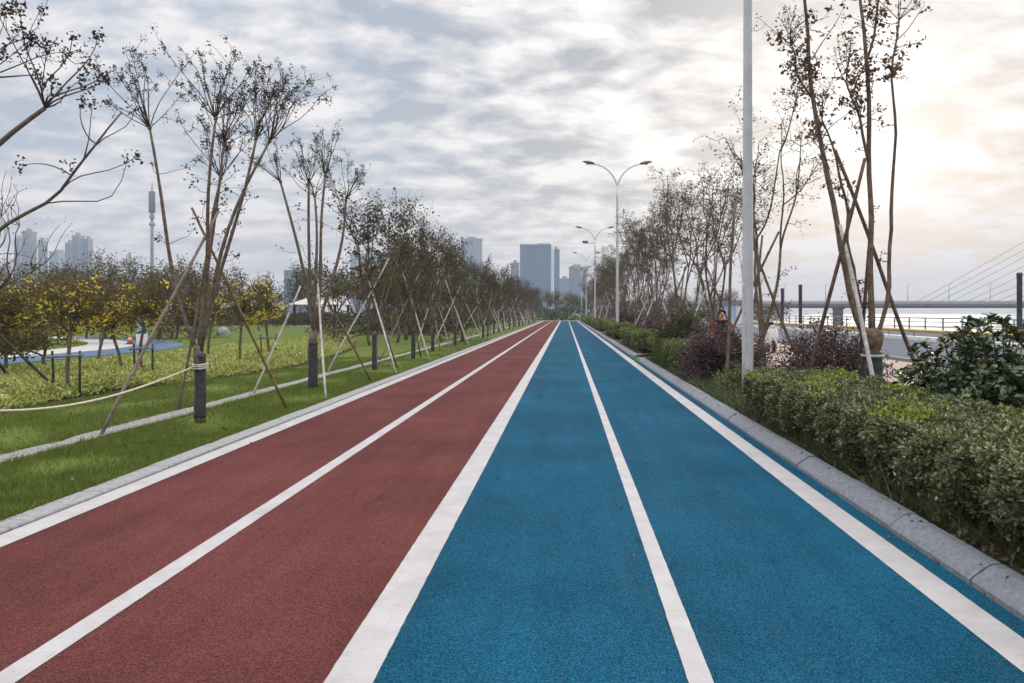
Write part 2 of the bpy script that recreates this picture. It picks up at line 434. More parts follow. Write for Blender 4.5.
# thin bright edges in the cloud layer
edge = t.ramp(n1, [(.50, 0.0), (.60, .55), (.72, 0.0)])
col = t.mix(t.math('MULTIPLY', edge, t.math('MULTIPLY', glow, .5)), col, C(1.2, 1.16, 1.10))
hz = t.math('POWER', t.math('SUBTRACT', 1.0, z), 9.0)
hcol = t.mix(glow, C(.67, .605, .59), C(.82, .69, .61))
col = t.mix(t.math('MULTIPLY', hz, .78), col, hcol)
col = t.mix(t.math('MULTIPLY', glow2, .42), col, C(1.38, 1.34, 1.28))
col = t.mix(t.math('MULTIPLY', spot, .75), col, C(1.7, 1.66, 1.60))
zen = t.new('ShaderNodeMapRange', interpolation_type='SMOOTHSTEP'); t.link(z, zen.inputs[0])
zen.inputs[1].default_value = .42; zen.inputs[2].default_value = .85; zen.inputs[3].default_value = 1.0; zen.inputs[4].default_value = 3.2  # overhead sky, out of view, made brighter to light the ground
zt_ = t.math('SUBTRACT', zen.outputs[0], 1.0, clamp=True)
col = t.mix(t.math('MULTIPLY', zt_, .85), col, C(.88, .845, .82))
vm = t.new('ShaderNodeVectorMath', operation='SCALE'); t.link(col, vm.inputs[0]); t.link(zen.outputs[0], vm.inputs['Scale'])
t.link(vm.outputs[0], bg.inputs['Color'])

sl = bpy.data.lights.new('sun', 'SUN'); sl.energy = 1.2; sl.angle = radians(16); sl.color = (1.0, .91, .79)
so = bpy.data.objects.new('sun', sl); COL.objects.link(so)
from mathutils import Vector
so.rotation_euler = Vector(tuple(sd)).to_track_quat('Z', 'Y').to_euler()
so.location = (40, 60, 40)

cam = bpy.data.cameras.new('camera'); cam.lens = 24; cam.sensor_width = 36; cam.clip_start = .05; cam.clip_end = 6000
cam.shift_x = (512 - VX) / 1024; cam.shift_y = -(341.5 - VY) / 1024
co_ = bpy.data.objects.new('camera', cam); COL.objects.link(co_)
co_.location = (0, 0, H); co_.rotation_euler = (radians(90), 0, 0)
SC.camera = co_
SC.view_settings.view_transform = 'Standard'; SC.view_settings.look = 'None'; SC.view_settings.gamma = 1; SC.view_settings.exposure = 0.0
SC.cycles.use_denoising = True
SC.cycles.max_bounces = 6; SC.cycles.diffuse_bounces = 3; SC.cycles.glossy_bounces = 2; SC.cycles.transmission_bounces = 3; SC.cycles.volume_bounces = 0
SC.cycles.caustics_reflective = False; SC.cycles.caustics_refractive = False


def S(name, mb, m): return mb.build(name, m, kind='structure')


# ------------------------------------------------------------------ setting
XL, XR, YE = -4.05, 2.37, 125.0          # track edges and its far end
Y0 = -8.0
BANK = 28.6
S('ground', MB().sheet(-1450, BANK, -50, 2400, -.012), M['lawn'])
S('river_water', MB().sheet(BANK, 1450, -50, 2400, -4.0), M['water'])
S('embankment', MB().box(BANK, BANK + .5, -50, 1500, -4.6, -.02), M['concrete'])
S('red_track', MB().sheet(XL, -.94, Y0, YE, 0.0, ny=20), M['red'])
S('blue_track', MB().sheet(-.94, XR, Y0, YE, 0.0, ny=20), M['blue'])
for nm, a, c in (('outer_red_line', -4.05, -3.84), ('red_lane_line', -2.51, -2.375), ('centre_line', -1.045, -.832),
                 ('blue_lane_line', .532, .640), ('outer_blue_line', 2.03, 2.243)):
    q = MB(); re_ = np.random.default_rng(int(abs(a) * 1000)); yy_ = np.concatenate([np.arange(Y0, 20, .06), np.arange(20, YE, .8)])
    e1 = re_.normal(0, .0009, len(yy_)) + .001 * np.sin(yy_ * 1.3 + a); e2 = re_.normal(0, .0009, len(yy_)) + .001 * np.sin(yy_ * 1.1 + c)
    q.add(np.stack([np.stack([a + e1, yy_, np.full(len(yy_), .004)], 1), np.stack([c + e2, yy_, np.full(len(yy_), .004)], 1)], 1).reshape(-1, 3),
          [(2 * i, 2 * i + 1, 2 * i + 3, 2 * i + 2) for i in range(len(yy_) - 1)])
    S(nm, q, M['paint'])
S('end_line', MB().sheet(-6.2, XR, YE, YE + .9, .006), M['paint'])
S('cross_path', MB().sheet(-30, 40, YE + .9, YE + 5, .002), M['paving'])

# flush granite strip beside the red lane and raised kerb beside the blue lane, stone by stone
rs = random.Random(4)
kb = MB(); y = Y0
while y < YE:
    d = rs.uniform(-.004, .004)
    kb.bbox(-4.275, -4.058, y + .004, y + .996, -.1, .030 + d, .010); y += 1.0
S('flush_kerb', kb, M['granite_pale'])
prof = [(2.372, -.1), (2.374, .030), (2.392, .052), (2.478, .112), (2.502, .122), (2.558, .126), (2.566, .118), (2.566, -.1)]


def kerb_run(kb, path):
    for (p, q) in path:
        p = np.array(p, float); q = np.array(q, float); dv = (q - p) / np.linalg.norm(q - p); nv = np.array([dv[1], -dv[0]])
        dz = rs.uniform(-.005, .004); dx = rs.uniform(-.004, .004)
        V = []
        for e in (p + dv * .006, q - dv * .006):
            for (x, zz) in prof:
                w = e + nv * (x - 2.372 + dx); V.append((w[0], w[1], zz + dz))
        n = len(prof)
        kb.add(V, [(i, i + 1, n + i + 1, n + i) for i in range(n - 1)][::1], 0)
        kb.addf([tuple(range(n))[::-1], tuple(range(n, 2 * n))])


kb = MB(); GAPA, GAPB = 22.6, 24.0
segs = []; y = Y0
while y < YE:
    y1 = y + 1.0
    if y1 <= GAPA or y >= GAPB: segs.append(((2.372, y), (2.372, y1)))
    y = y1
segs += [((2.372, 22.0), (2.44, 22.55)), ((2.44, 22.55), (2.75, 22.85)), ((2.75, 24.15), (2.372, 24.0))]
kerb_run(kb, segs)
S('raised_kerb', kb, M['granite'])

# planting strip, promenade, riverside road
sb = MB(); r_ = np.random.default_rng(3)
for (ya, yb) in ((Y0, GAPA), (GAPB, YE)):
    nx, ny = 14, int((yb - ya) / .45)
    xs = np.linspace(2.55, 5.3, nx + 1); ys = np.linspace(ya, yb, ny + 1)
    V = [(x, yy, .085 + (.0 if i in (0, nx) else r_.uniform(0, .05))) for yy in ys for i, x in enumerate(xs)]
    w = nx + 1
    sb.add(V, [(j * w + i, j * w + i + 1, (j + 1) * w + i + 1, (j + 1) * w + i) for j in range(ny) for i in range(nx)], 0, True)
S('planting_soil', sb, M['soil'])
S('promenade_paving', MB().sheet(5.3, 11.0, -40, 400, .02), M['paving'])
S('gap_paving', MB().sheet(2.52, 5.3, GAPA + .2, GAPB - .1, .022), M['paving'])
S('inner_promenade_kerb', MB().box(5.26, 5.38, -40, 400, -.1, .12), M['granite'])
S('promenade_kerb', MB().box(10.9, 11.08, -40, 400, -.1, .12), M['granite'])
S('riverside_road', MB().sheet(11.08, 19.6, -40, 500, .004), M['asphalt'])
S('road_edge_line', MB().sheet(11.5, 11.72, -40, 400, .010), M['paint'])
S('river_promenade', MB().sheet(19.6, BANK, -40, 500, .006), M['asphalt'])
# lawn side
gb = MB(); r_ = np.random.default_rng(9)
ys = np.arange(-8, 95, .35)
xa = -6.33 + .05 * np.sin(ys * 1.7) + r_.normal(0, .03, len(ys)); xb = -5.91 + .05 * np.sin(ys * 1.1 + 1) + r_.normal(0, .03, len(ys))
V = np.stack([np.stack([xa, ys, np.full(len(ys), .006)], 1), np.stack([xb, ys, np.full(len(ys), .006)], 1)], 1).reshape(-1, 3)
gb.add(V, [(2 * i, 2 * i + 1, 2 * i + 3, 2 * i + 2) for i in range(len(ys) - 1)])
S('gravel_strip', gb, M['gravel'])
def bend_strip(a, c, z):
    """a strip of the far path, which bends away from the track beyond 30 m"""
    ys = np.concatenate([np.arange(-10, 28, 2.0), np.linspace(28, 60, 28)])
    bx_ = -np.where(ys > 28, (ys - 28) ** 2 * .050, 0.0)
    q = MB(); q.add(np.stack([np.stack([a + bx_ * 1.0, ys, np.full(len(ys), z)], 1), np.stack([c + bx_, ys, np.full(len(ys), z)], 1)], 1).reshape(-1, 3),
                    [(2 * k, 2 * k + 1, 2 * k + 3, 2 * k + 2) for k in range(len(ys) - 1)])
    return q
S('far_blue_path', bend_strip(-19.6, -17.2, .006), M['path_blue'])
S('far_path_pavement', bend_strip(-22.0, -19.6, .010), M['concrete'])
# bare earth edge of the ground-cover bed
BED = [(-9.0, -2), (-9.0, 10), (-9.15, 13.5), (-8.7, 15.5), (-8.2, 18), (-8.1, 20), (-8.4, 24), (-9.4, 30), (-11.5, 37), (-13.6, 43), (-16.6, 46)]
bx = np.array([p[0] for p in BED]); by = np.array([p[1] for p in BED])
def bed_x(y): return np.interp(y, by, bx)
eb = MB(); ys = np.arange(-2, 46, .4); r_ = np.random.default_rng(8)
xa = bed_x(ys) - .5; xb = bed_x(ys) + .12 + r_.normal(0, .05, len(ys))
V = np.stack([np.stack([xa, ys, np.full(len(ys), .010)], 1), np.stack([xb, ys, np.full(len(ys), .010)], 1)], 1).reshape(-1, 3)
eb.add(V, [(2 * i, 2 * i + 1, 2 * i + 3, 2 * i + 2) for i in range(len(ys) - 1)])
S('bed_soil_edge', eb, M['soil'])

# ------------------------------------------------------------------ stuff: grass, ground cover, litter
r_ = np.random.default_rng(11)
g = MB()
def rect(n, x0, x1, y0, y1, z=0.0):
    return np.stack([r_.uniform(x0, x1, n), r_.uniform(y0, y1, n), np.full(n, z)], 1)
def patchy(P, s=1.3):
    k = np.sin(P[:, 0] * s * 2.1 + np.sin(P[:, 1] * s)) + np.sin(P[:, 1] * s * 1.7 + 2 * np.sin(P[:, 0] * s * .8)) + r_.normal(0, .7, len(P))
    return P[k > -.9]
P = np.concatenate([rect(70000, -5.9, -4.26, 4.0, 9), rect(60000, -5.9, -4.26, 9, 18), rect(45000, -9.2, -6.3, 6.0, 12), rect(60000, -9.1, -6.3, 12, 24), rect(24000, -5.9, -4.26, 18, 40)])
P = patchy(P); P = P[P[:, 0] > bed_x(P[:, 1]) + .1]
g.blades(P, .045, .007, r_)
q_ = np.sin(P[:, 0] * 7 + np.sin(P[:, 1] * 5)) * np.sin(P[:, 1] * 6.3) + r_.normal(0, .3, len(P)) > .75
g.blades(P[q_], .085, .008, r_, lean=.6)
P = rect(5200, -5.92, -5.82, 4, 30); g.blades(P, .05, .008, r_)
P = rect(4200, -6.42, -6.30, 4, 30); g.blades(P, .05, .008, r_)
P = rect(5000, -4.33, -4.25, 4, 22, .0); g.blades(P, .05, .008, r_)
g.build('grass', M['blade'], kind='stuff')

g = MB()
n = 230000
yy = 6 + 40 * r_.random(n) ** 1.35
xr = bed_x(yy); xx = xr - (xr + 14.2) * r_.random(n) ** 1.05
hh = .16 + .12 * np.sin(xx * 2.3 + np.sin(yy * 1.9)) * np.sin(yy * 1.7) + .10 * r_.random(n)
hh *= np.clip((xr - xx) * 3 + .35, .3, 1) * np.clip((xx + 14.3) * .8 + .3, .3, 1)
P = np.stack([xx, yy, np.maximum(hh, .02) * (.45 + .55 * r_.random(n))], 1)
g.leaves(P, .09, .42, r_, bias=(0, 0, 1), bamt=.5)
g.build('ground_cover', M['leaf_cover'], kind='stuff')

g = MB()
P = rect(9000, 2.56, 5.1, 3, 22, .10); P = P[(P[:, 0] < 2.86) | (P[:, 1] > 9.2)]
c = np.concatenate([P[r_.integers(0, len(P), 420)], rect(60, 2.60, 2.80, 2.6, 9.6, .10)])
Q = np.repeat(c, 42, 0) + np.concatenate([r_.normal(0, .045, (len(c) * 42, 2)), np.zeros((len(c) * 42, 1))], 1)
Q = Q[Q[:, 0] > 2.575]
kk = r_.random(len(Q)) < .35
g.blades(Q[kk], .24, .010, r_, lean=.8); g.blades(Q[~kk], .12, .008, r_, lean=.9)
Q = rect(16000, 2.55, 3.6, 9.3, 17, .10); Q = Q[Q[:, 0] > 2.56]
g.blades(patchy(Q, 2.0), .10, .008, r_, lean=.7)
g.build('strap_grass', M['tuft'], kind='stuff')
g = MB()
P = np.concatenate([rect(1500, 2.57, 2.95, 2.6, 10, .13), rect(900, 2.54, 4.6, 10, 22, .125)])
g.leaves(P, .05, .5, r_, bias=(0, 0, .1), bamt=.2)
P = np.concatenate([rect(26, 2.26, 2.37, 2.2, 12, .012), rect(14, -.8, 2.2, 2, 14, .012), rect(16, -4, -.9, 2, 14, .012), rect(30, 2.39, 2.5, 3, 14, .14)])
g.leaves(P, .032, .5, r_, bias=(1, 0, 0), bamt=.3, fold=.2)
P = np.concatenate([rect(260, -5.9, -4.3, 4, 22, .035), rect(200, -8.6, -6.3, 6, 24, .035)])
g.leaves(P, .05, .5, r_, bias=(0, 0, .1), bamt=.2)
g.build('fallen_leaves', M['litter'], kind='stuff')


# ------------------------------------------------------------------ trees
def curve(a, b, rng, n=7, bow=0.06, up=0.0):
    """bent line from a to b"""
    a = np.array(a, float); b = np.array(b, float)
    tt = np.linspace(0, 1, n)[:, None]
    L = np.linalg.norm(b - a)
    w = rng.normal(size=3) * bow * L; w2 = rng.normal(size=3) * bow * .6 * L
    P = a + (b - a) * tt + np.sin(pi * tt) * w + np.sin(2 * pi * tt) * w2
    P[:, 2] -= up * L * np.sin(pi * tt[:, 0])
    return P


def cluster(mb, p, rng, n, s, size, mi):
    Q = p + rng.normal(size=(n, 3)) * np.array([s * .75, s * .75, s])
    mb.leaves(Q, size, .8, rng, mi, fold=.25)


def shoots(cr, node, rng, n, length, outward, tip_n=14, leafn=0, seed_mi=1, leaf_mi=2, rad=.008, leaf_size=.05, open_=0.9, side=3):
    """a burst of thin shoots rising from a pruned knob, seed heads at their tips"""
    for k in range(n):
        a = rng.uniform(0, 2 * pi); tilt = min(abs(rng.normal(0, .46)) * open_ + .08, 1.0)
        d = np.array([cos(a) * sin(tilt), sin(a) * sin(tilt), cos(tilt)]) + .38 * outward
        d /= np.linalg.norm(d)
        L = length * rng.uniform(.5, 1.05)
        side_d = np.array([d[0], d[1], 0]) * .28
        e = node + d * L * .9 + np.array([0, 0, .12 * L]) + side_d * L * .4
        P = curve(node, e, rng, 6, .035, .0)
        cr.tube(P, np.linspace(rad, rad * .42, 6), 4, 0, cap=False)
        cluster(cr, P[-1], rng, tip_n, .030, .027, seed_mi)
        cluster(cr, P[-2] + rng.normal(0, .03, 3), rng, tip_n // 3, .03, .025, seed_mi)
        for q in range(rng.integers(1, side + 1)):
            i = rng.integers(3, 5); b0 = P[i] + (P[i + 1] - P[i]) * rng.random()
            dd = rng.normal(size=3) * .55 + d; dd /= np.linalg.norm(dd)
            e2 = b0 + dd * L * rng.uniform(.15, .38)
            cr.tube(curve(b0, e2, rng, 4, .05), np.linspace(rad * .55, rad * .3, 4), 3, 0, cap=False)
            cluster(cr, e2, rng, max(4, tip_n // 2), .028, .026, seed_mi)
        if leafn:
            i = rng.integers(1, 6, leafn)
            cr.leaves(P[i] + rng.normal(0, .085, (leafn, 3)), leaf_size, .55, rng, leaf_mi)


def trunk_path(base, top, rng, r0, r1, tr, n=8, flare=1.25):
    P = curve(base, top, rng, n, .012)
    rr = np.linspace(r0, r1, n); rr[0] *= flare
    rr *= rng.uniform(.94, 1.06, n)
    tr.tube(P, rr, 10, 0)
    return P[-1]


def wrap_part(root, r0, z1, rng, m):
    w = MB(); n = 22
    zz = np.linspace(.06, z1, n)
    P = np.stack([np.zeros(n), np.zeros(n), zz], 1); P[:, :2] += rng.normal(0, .0025, (n, 2))
    w.tube(P, r0 * (1.03 + .05 * (np.arange(n) % 2) + rng.uniform(-.02, .02, n)) * np.linspace(1.12, 1.0, n), 12, 0)
    w.tube(np.stack([np.zeros(2), np.zeros(2), [z1 - .07, z1 - .03]], 1), r0 * 1.12, 12, 0)
    return w.build('trunk_wrap', m, root)


def vase_tree(name, rng, r0, fork, nodes, shoot_n, shoot_len, label=None, cat='tree', group=None, wrapm='wrap', bark='bark', leafn=0, tip_n=14, lift_k=.10,
              leaf='leaf_dark', sprig=6, stem_r=None, wrap_z=1.0, bow=.035, leaf_size=.05, open_=.9, extra=None, rad=.008, seedm='seed'):
    """multi-stemmed tree: wrapped trunk, upright stems, a burst of shoots from each knob. nodes: (dx, dy, z)"""
    root = empty(name, label=label, cat=cat, group=group)
    tr = MB(); cr = MB()
    top = trunk_path((0, 0, -.05), (rng.normal(0, .02), rng.normal(0, .02), fork), rng, r0, r0 * .92, tr, 7)
    for (dx, dy, zz) in nodes:
        nd = np.array([dx, dy, zz])
        sr = stem_r or r0 * .48
        a = top + np.array([dx, dy, 0]) * .03 - np.array([0, 0, .10])
        P = curve(a, nd, rng, 11, bow, 0)
        # stems leave the fork spreading, then rise
        tt = np.linspace(0, 1, 11); lift = lift_k * np.sin(pi * tt)
        P[:, 0] += dx * lift; P[:, 1] += dy * lift
        tr.tube(P, np.linspace(sr, sr * .52, 11) * rng.uniform(.92, 1.08, 11), 8, 0)
        tr.lathe([(.001, -.03), (sr * .75, -.02), (sr * .85, .01), (sr * .5, .04), (.001, .045)], tuple(nd), 7)
        out = np.array([dx, dy, 0]) / (math.hypot(dx, dy) + .3)
        shoots(cr, nd, rng, shoot_n, shoot_len, out, tip_n, leafn, rad=rad, leaf_size=leaf_size, open_=open_)
        for q in range(sprig):
            i = rng.integers(4, 10); p = P[i]
            d = rng.normal(size=3); d[2] = abs(d[2]) * .6 + .1; d /= np.linalg.norm(d)
            e = p + d * rng.uniform(.18, .5)
            cr.tube(curve(p, e, rng, 4, .06), np.linspace(.006, .003, 4), 3, 0, cap=False)
            cr.leaves(e + rng.normal(0, .035, (7 + leafn // 2, 3)), leaf_size, .6, rng, 2)
    if extra: extra(tr, cr, rng)
    tr.build('trunk', M[bark], root)
    cr.build('crown', [M['twig'], M[seedm], M[leaf]], root)
    if wrapm: wrap_part(root, r0, wrap_z, rng, M[wrapm])
    return root


ORD = ['first', 'second', 'third', 'fourth', 'fifth', 'sixth', 'seventh', 'eighth', 'ninth', 'tenth', 'eleventh', 'twelfth', 'thirteenth', 'fourteenth', 'fifteenth']


def tripod(name, rng, bases, top_z, mats, label=None, group=None, length=3.6, rr=.022, tops=None):
    """poles lashed to a trunk, feet in the ground"""
    root = empty(name, label=label, cat='tree support', group=group)
    for i, (bx_, by_) in enumerate(bases):
        b0 = np.array([bx_, by_, -.03])
        if tops: c = np.array(tops[i], float); e = c
        else:
            c = np.array([rng.normal(0, .06), rng.normal(0, .06), top_z]); d = (c - b0) / np.linalg.norm(c - b0)
            e = b0 + d * length * rng.uniform(.92, 1.06)
        P = curve(b0, e, rng, 8, .004)
        mb = MB(); mb.tube(P, np.linspace(rr * 1.1, rr * .85, 8), 8)
        for q in range(1, 7):    # cane nodes
            p = P[q]; dd = (P[q + 1] - P[q]); dd /= np.linalg.norm(dd)
            mb.tube([p - dd * .012, p, p + dd * .012], [rr * 1.0, rr * 1.18, rr * 1.0], 8)
        mb.build('pole', M[mats[i % len(mats)]], root)
    return root


# ---- row beside the red track: X about -5.35, every 4.45 m
GL = 'staked trees in the row beside the red track'
GT = 'pole tripods propping the trees beside the red track'
rng = np.random.default_rng(21)
LX = -5.35


def extraA(tr, cr, rng):
    base = np.array([-5.45, 5.6, 0.0])
    def at(px, py, dy=0.0):
        Y = 5.6 + dy
        return np.array([(px - VX) / F * Y, Y, H + (VY - py) / F * Y]) - base
    def limb(pts, r0, r1, sides=7):
        pts = np.array(pts); n = 14
        s = np.concatenate([[0], np.cumsum(np.linalg.norm(np.diff(pts, axis=0), axis=1))])
        u = np.linspace(0, s[-1], n)
        Q = np.stack([np.interp(u, s, pts[:, k]) for k in range(3)], 1)
        Q[1:-1] = (Q[:-2] + 2 * Q[1:-1] + Q[2:]) / 4
        tr.tube(Q, np.linspace(r0, r1, n), sides)
        return Q
    # the upper limb with its knob, and the long bent lower limb
    k1 = limb([at(-70, 250), at(-30, 175), at(0, 142, .05), at(28, 120, .1), at(45, 108, .12)], .030, .017)[-1]
    shoots(cr, k1, rng, 3, .95, np.array([.45, 0, .1]), 18, 1, rad=.0065, open_=1.5)
    for (x, y, d) in ((98, 36, .2), (100, 76, .0), (84, 78, .3), (52, 82, -.2), (33, 40, .1), (20, 8, .3), (106, 78, .1)):
        e = at(x, y, d); Pq = curve(k1, e, rng, 7, .05); cr.tube(Pq, np.linspace(.008, .003, 7), 4, 0, cap=False); cluster(cr, e, rng, 34, .034, .030, 1)
        for q in (4, 5): cluster(cr, Pq[q] + rng.normal(0, .04, 3), rng, 9, .035, .026, 1)
    k2 = limb([at(-80, 290), at(-30, 255, .1), at(10, 220, .1), at(45, 205, .12), at(63, 193, .12), at(66, 178, .12), at(80, 164, .1), at(94, 150, .1), at(100, 136, .1), at(122, 112, .1)], .022, .006)
    for (i, x, y, d) in ((8, 138, 156, .2), (7, 128, 158, -.1), (10, 92, 106, .1), (11, 82, 102, .2), (9, 70, 165, 0), (10, 135, 108, .2), (9, 20, 165, .4)):
        e = at(x, y, d); Pq = curve(k2[i], e, rng, 7, .07); cr.tube(Pq, np.linspace(.006, .0028, 7), 4, 0, cap=False); cluster(cr, e, rng, 22, .034, .028, 1)
    k3 = limb([at(-90, 260), at(-60, 170, -.1), at(-38, 90, -.1), at(-18, 78, -.1)], .030, .018)[-1]
    shoots(cr, k3, rng, 8, 1.1, np.array([.5, 0, .1]), 18, 1, rad=.0065, open_=1.4)
    for (x, y, d) in ((12, 8, .0), (30, 40, .1), (5, 55, 0), (38, 75, .1), (20, 30, .2)):
        e = at(x, y, d); Pq = curve(k3, e, rng, 7, .05); cr.tube(Pq, np.linspace(.008, .003, 7), 4, 0, cap=False); cluster(cr, e, rng, 34, .036, .030, 1)


tA = vase_tree('crape_myrtle_tree', np.random.default_rng(2), .085, 1.05, [(-.75, .2, 4.1), (-.3, .6, 4.4), (-.5, -.5, 4.2)], 10, 1.1,
               'nearest bare tree whose drooping branches reach in at the picture edge', group=GL, extra=extraA)
tA.location = (-5.45, 5.6, 0)

t1 = vase_tree('crape_myrtle_tree', np.random.default_rng(5), .070, 1.12,
               [(-.68, -.1, 4.27), (.17, .35, 4.15), (.33, -.2, 4.38), (.73, .2, 4.2), (1.06, -.1, 4.08), (-.05, .7, 3.7)], 15, 1.0,
               'bare vase-shaped tree holding the white rope, five tall stems with dark seed heads', group=GL, tip_n=28, leafn=2, sprig=5, open_=1.05, lift_k=-.02, bow=.016)
t1.location = (-5.35, 10.0, 0)
t2 = vase_tree('crape_myrtle_tree', np.random.default_rng(6), .085, 1.25,
               [(-.72, .1, 4.33), (-.15, .5, 4.1), (.33, -.2, 4.4), (.62, .2, 3.95), (.1, -.5, 4.2)], 11, .85,
               'bare tree just beyond the roped tree, seed heads fanned at the tips', group=GL, tip_n=24, leafn=1, sprig=4, open_=1.0, bow=.02)
t2.location = (-5.25, 14.2, 0)

row_kinds = []
for k in range(4):
    rg = np.random.default_rng(40 + k)
    nn = [(rg.normal(0, .62), rg.normal(0, .62), rg.uniform(3.1, 4.3)) for _ in range(8)]
    row_kinds.append((nn, rg))
row_protos = []
loc_i = 3
for i in range(3, 28):
    y = 14.2 + 4.6 * (i - 2)
    if y > 124: break
    k = i - 3
    where = (f'{ORD[i - 1]} dark leafy tree from the roped tree in the row beside the red track' if i <= 8 else
             'one of the slim leafy trees merging together far along the red track')
    if k < 4:
        nn, rg = row_kinds[k]
        o = vase_tree('crape_myrtle_tree', rg, .062, 1.15, nn, 9, 1.05, where, group=GL, tip_n=9, leafn=19, sprig=9, leaf='leaf_dark', leaf_size=.085, open_=1.35)
        o.location = (LX + rng.normal(0, .08), y + rng.normal(0, .15), 0); o.rotation_euler[2] = rng.uniform(0, 6)
        row_protos.append(o)
        o.scale = (1, 1, 1.0)
    else:
        copy_thing(row_protos[(k * 7 + 1) % 4], (LX + rng.normal(0, .12), y + rng.normal(0, .3), 0), rng.uniform(0, 6.28), rng.uniform(.9, 1.1), where)

# tripods
def rel(px, py, base):       # ground point of a pixel relative to a tree base
    Y = F * H / (py - VY); return ((px - VX) / F * Y - base[0], Y - base[1])
rg = np.random.default_rng(77)
b1 = (-5.35, 10.0)
tp = tripod('tree_support', rg, [rel(100, 435, b1), rel(288, 409, b1), (-1.0, 1.2)], 2.2, ['cane_grey', 'cane_brown', 'cane_grey'],
            'three long poles propping the roped tree, one of brown bamboo', GT, tops=[(.22, .1, 3.1), (-.18, .1, 3.15), (.25, -.15, 2.9)])
tp.location = (*b1, 0)
b2 = (-5.25, 14.2)
tp = tripod('tree_support', rg, [rel(253, 393, b2), rel(326, 398, b2), rel(372, 382, b2)], 2.2, ['cane_white', 'cane_white', 'cane_brown'],
            'three poles, two whitewashed, propping the bare tree beyond the roped tree', GT, tops=[(-.28, .05, 2.15), (.12, -.05, 2.2), (-.1, .05, 2.55)])
tp.location = (*b2, 0)
sup = []
for i in range(3, 28):
    y = 14.2 + 4.6 * (i - 2)
    if y > 118: break
    lab = (f'tripod of pale poles around the {ORD[i - 1]} tree from the roped tree' if i <= 8 else 'one of the pale pole tripods crowded together far along the red track')
    if i < 7:
        bs = [(-.9 + rg.normal(0, .12), -.7 + rg.normal(0, .15)), (.85 + rg.normal(0, .1), -.7 + rg.normal(0, .15)), (.25 + rg.normal(0, .2), 1.05)]
        o = tripod('tree_support', rg, bs, 2.15, [['cane_white', 'cane_white', 'cane_brown'], ['cane_grey', 'cane_white', 'cane_brown'], ['cane_white', 'cane_grey', 'cane_white'], ['cane_white', 'cane_white', 'cane_grey']][i - 3], lab, GT, rr=.024)
        o.location = (LX, y, 0); sup.append(o)
    else:
        copy_thing(sup[(i * 3) % 4], (LX + rg.normal(0, .1), y, 0), rg.choice([0, .4, -.5, 2.1, 4.2]), 1.0, lab)

# rope from the roped tree towards the camera side
rp = MB()
a = np.array([-5.43, 9.96, .80]); bq = np.array([-5.52, 5.62, .82])
tt = np.linspace(0, 1, 26)[:, None]
Pq = a + (bq - a) * tt; Pq[:, 2] -= .26 * np.sin(pi * tt[:, 0]); Pq[:, 0] -= .12 * np.sin(pi * tt[:, 0])
rp.tube(Pq, .014, 7)
th = np.linspace(0, 2 * pi, 20)
for dz in (0, .03, .055): rp.tube(np.stack([-5.35 + .098 * np.cos(th), 10.0 + .098 * np.sin(th), .79 + dz + .01 * np.sin(th)], 1), .013, 6)
rp.build('rope', M['rope'], label='sagging cream rope tied round the wrapped trunk of the bare tree', cat='rope')

# ---- row beside the blue track
GR = 'staked trees in the planting strip beside the blue track'
GRT = 'pole tripods propping the trees beside the blue track'


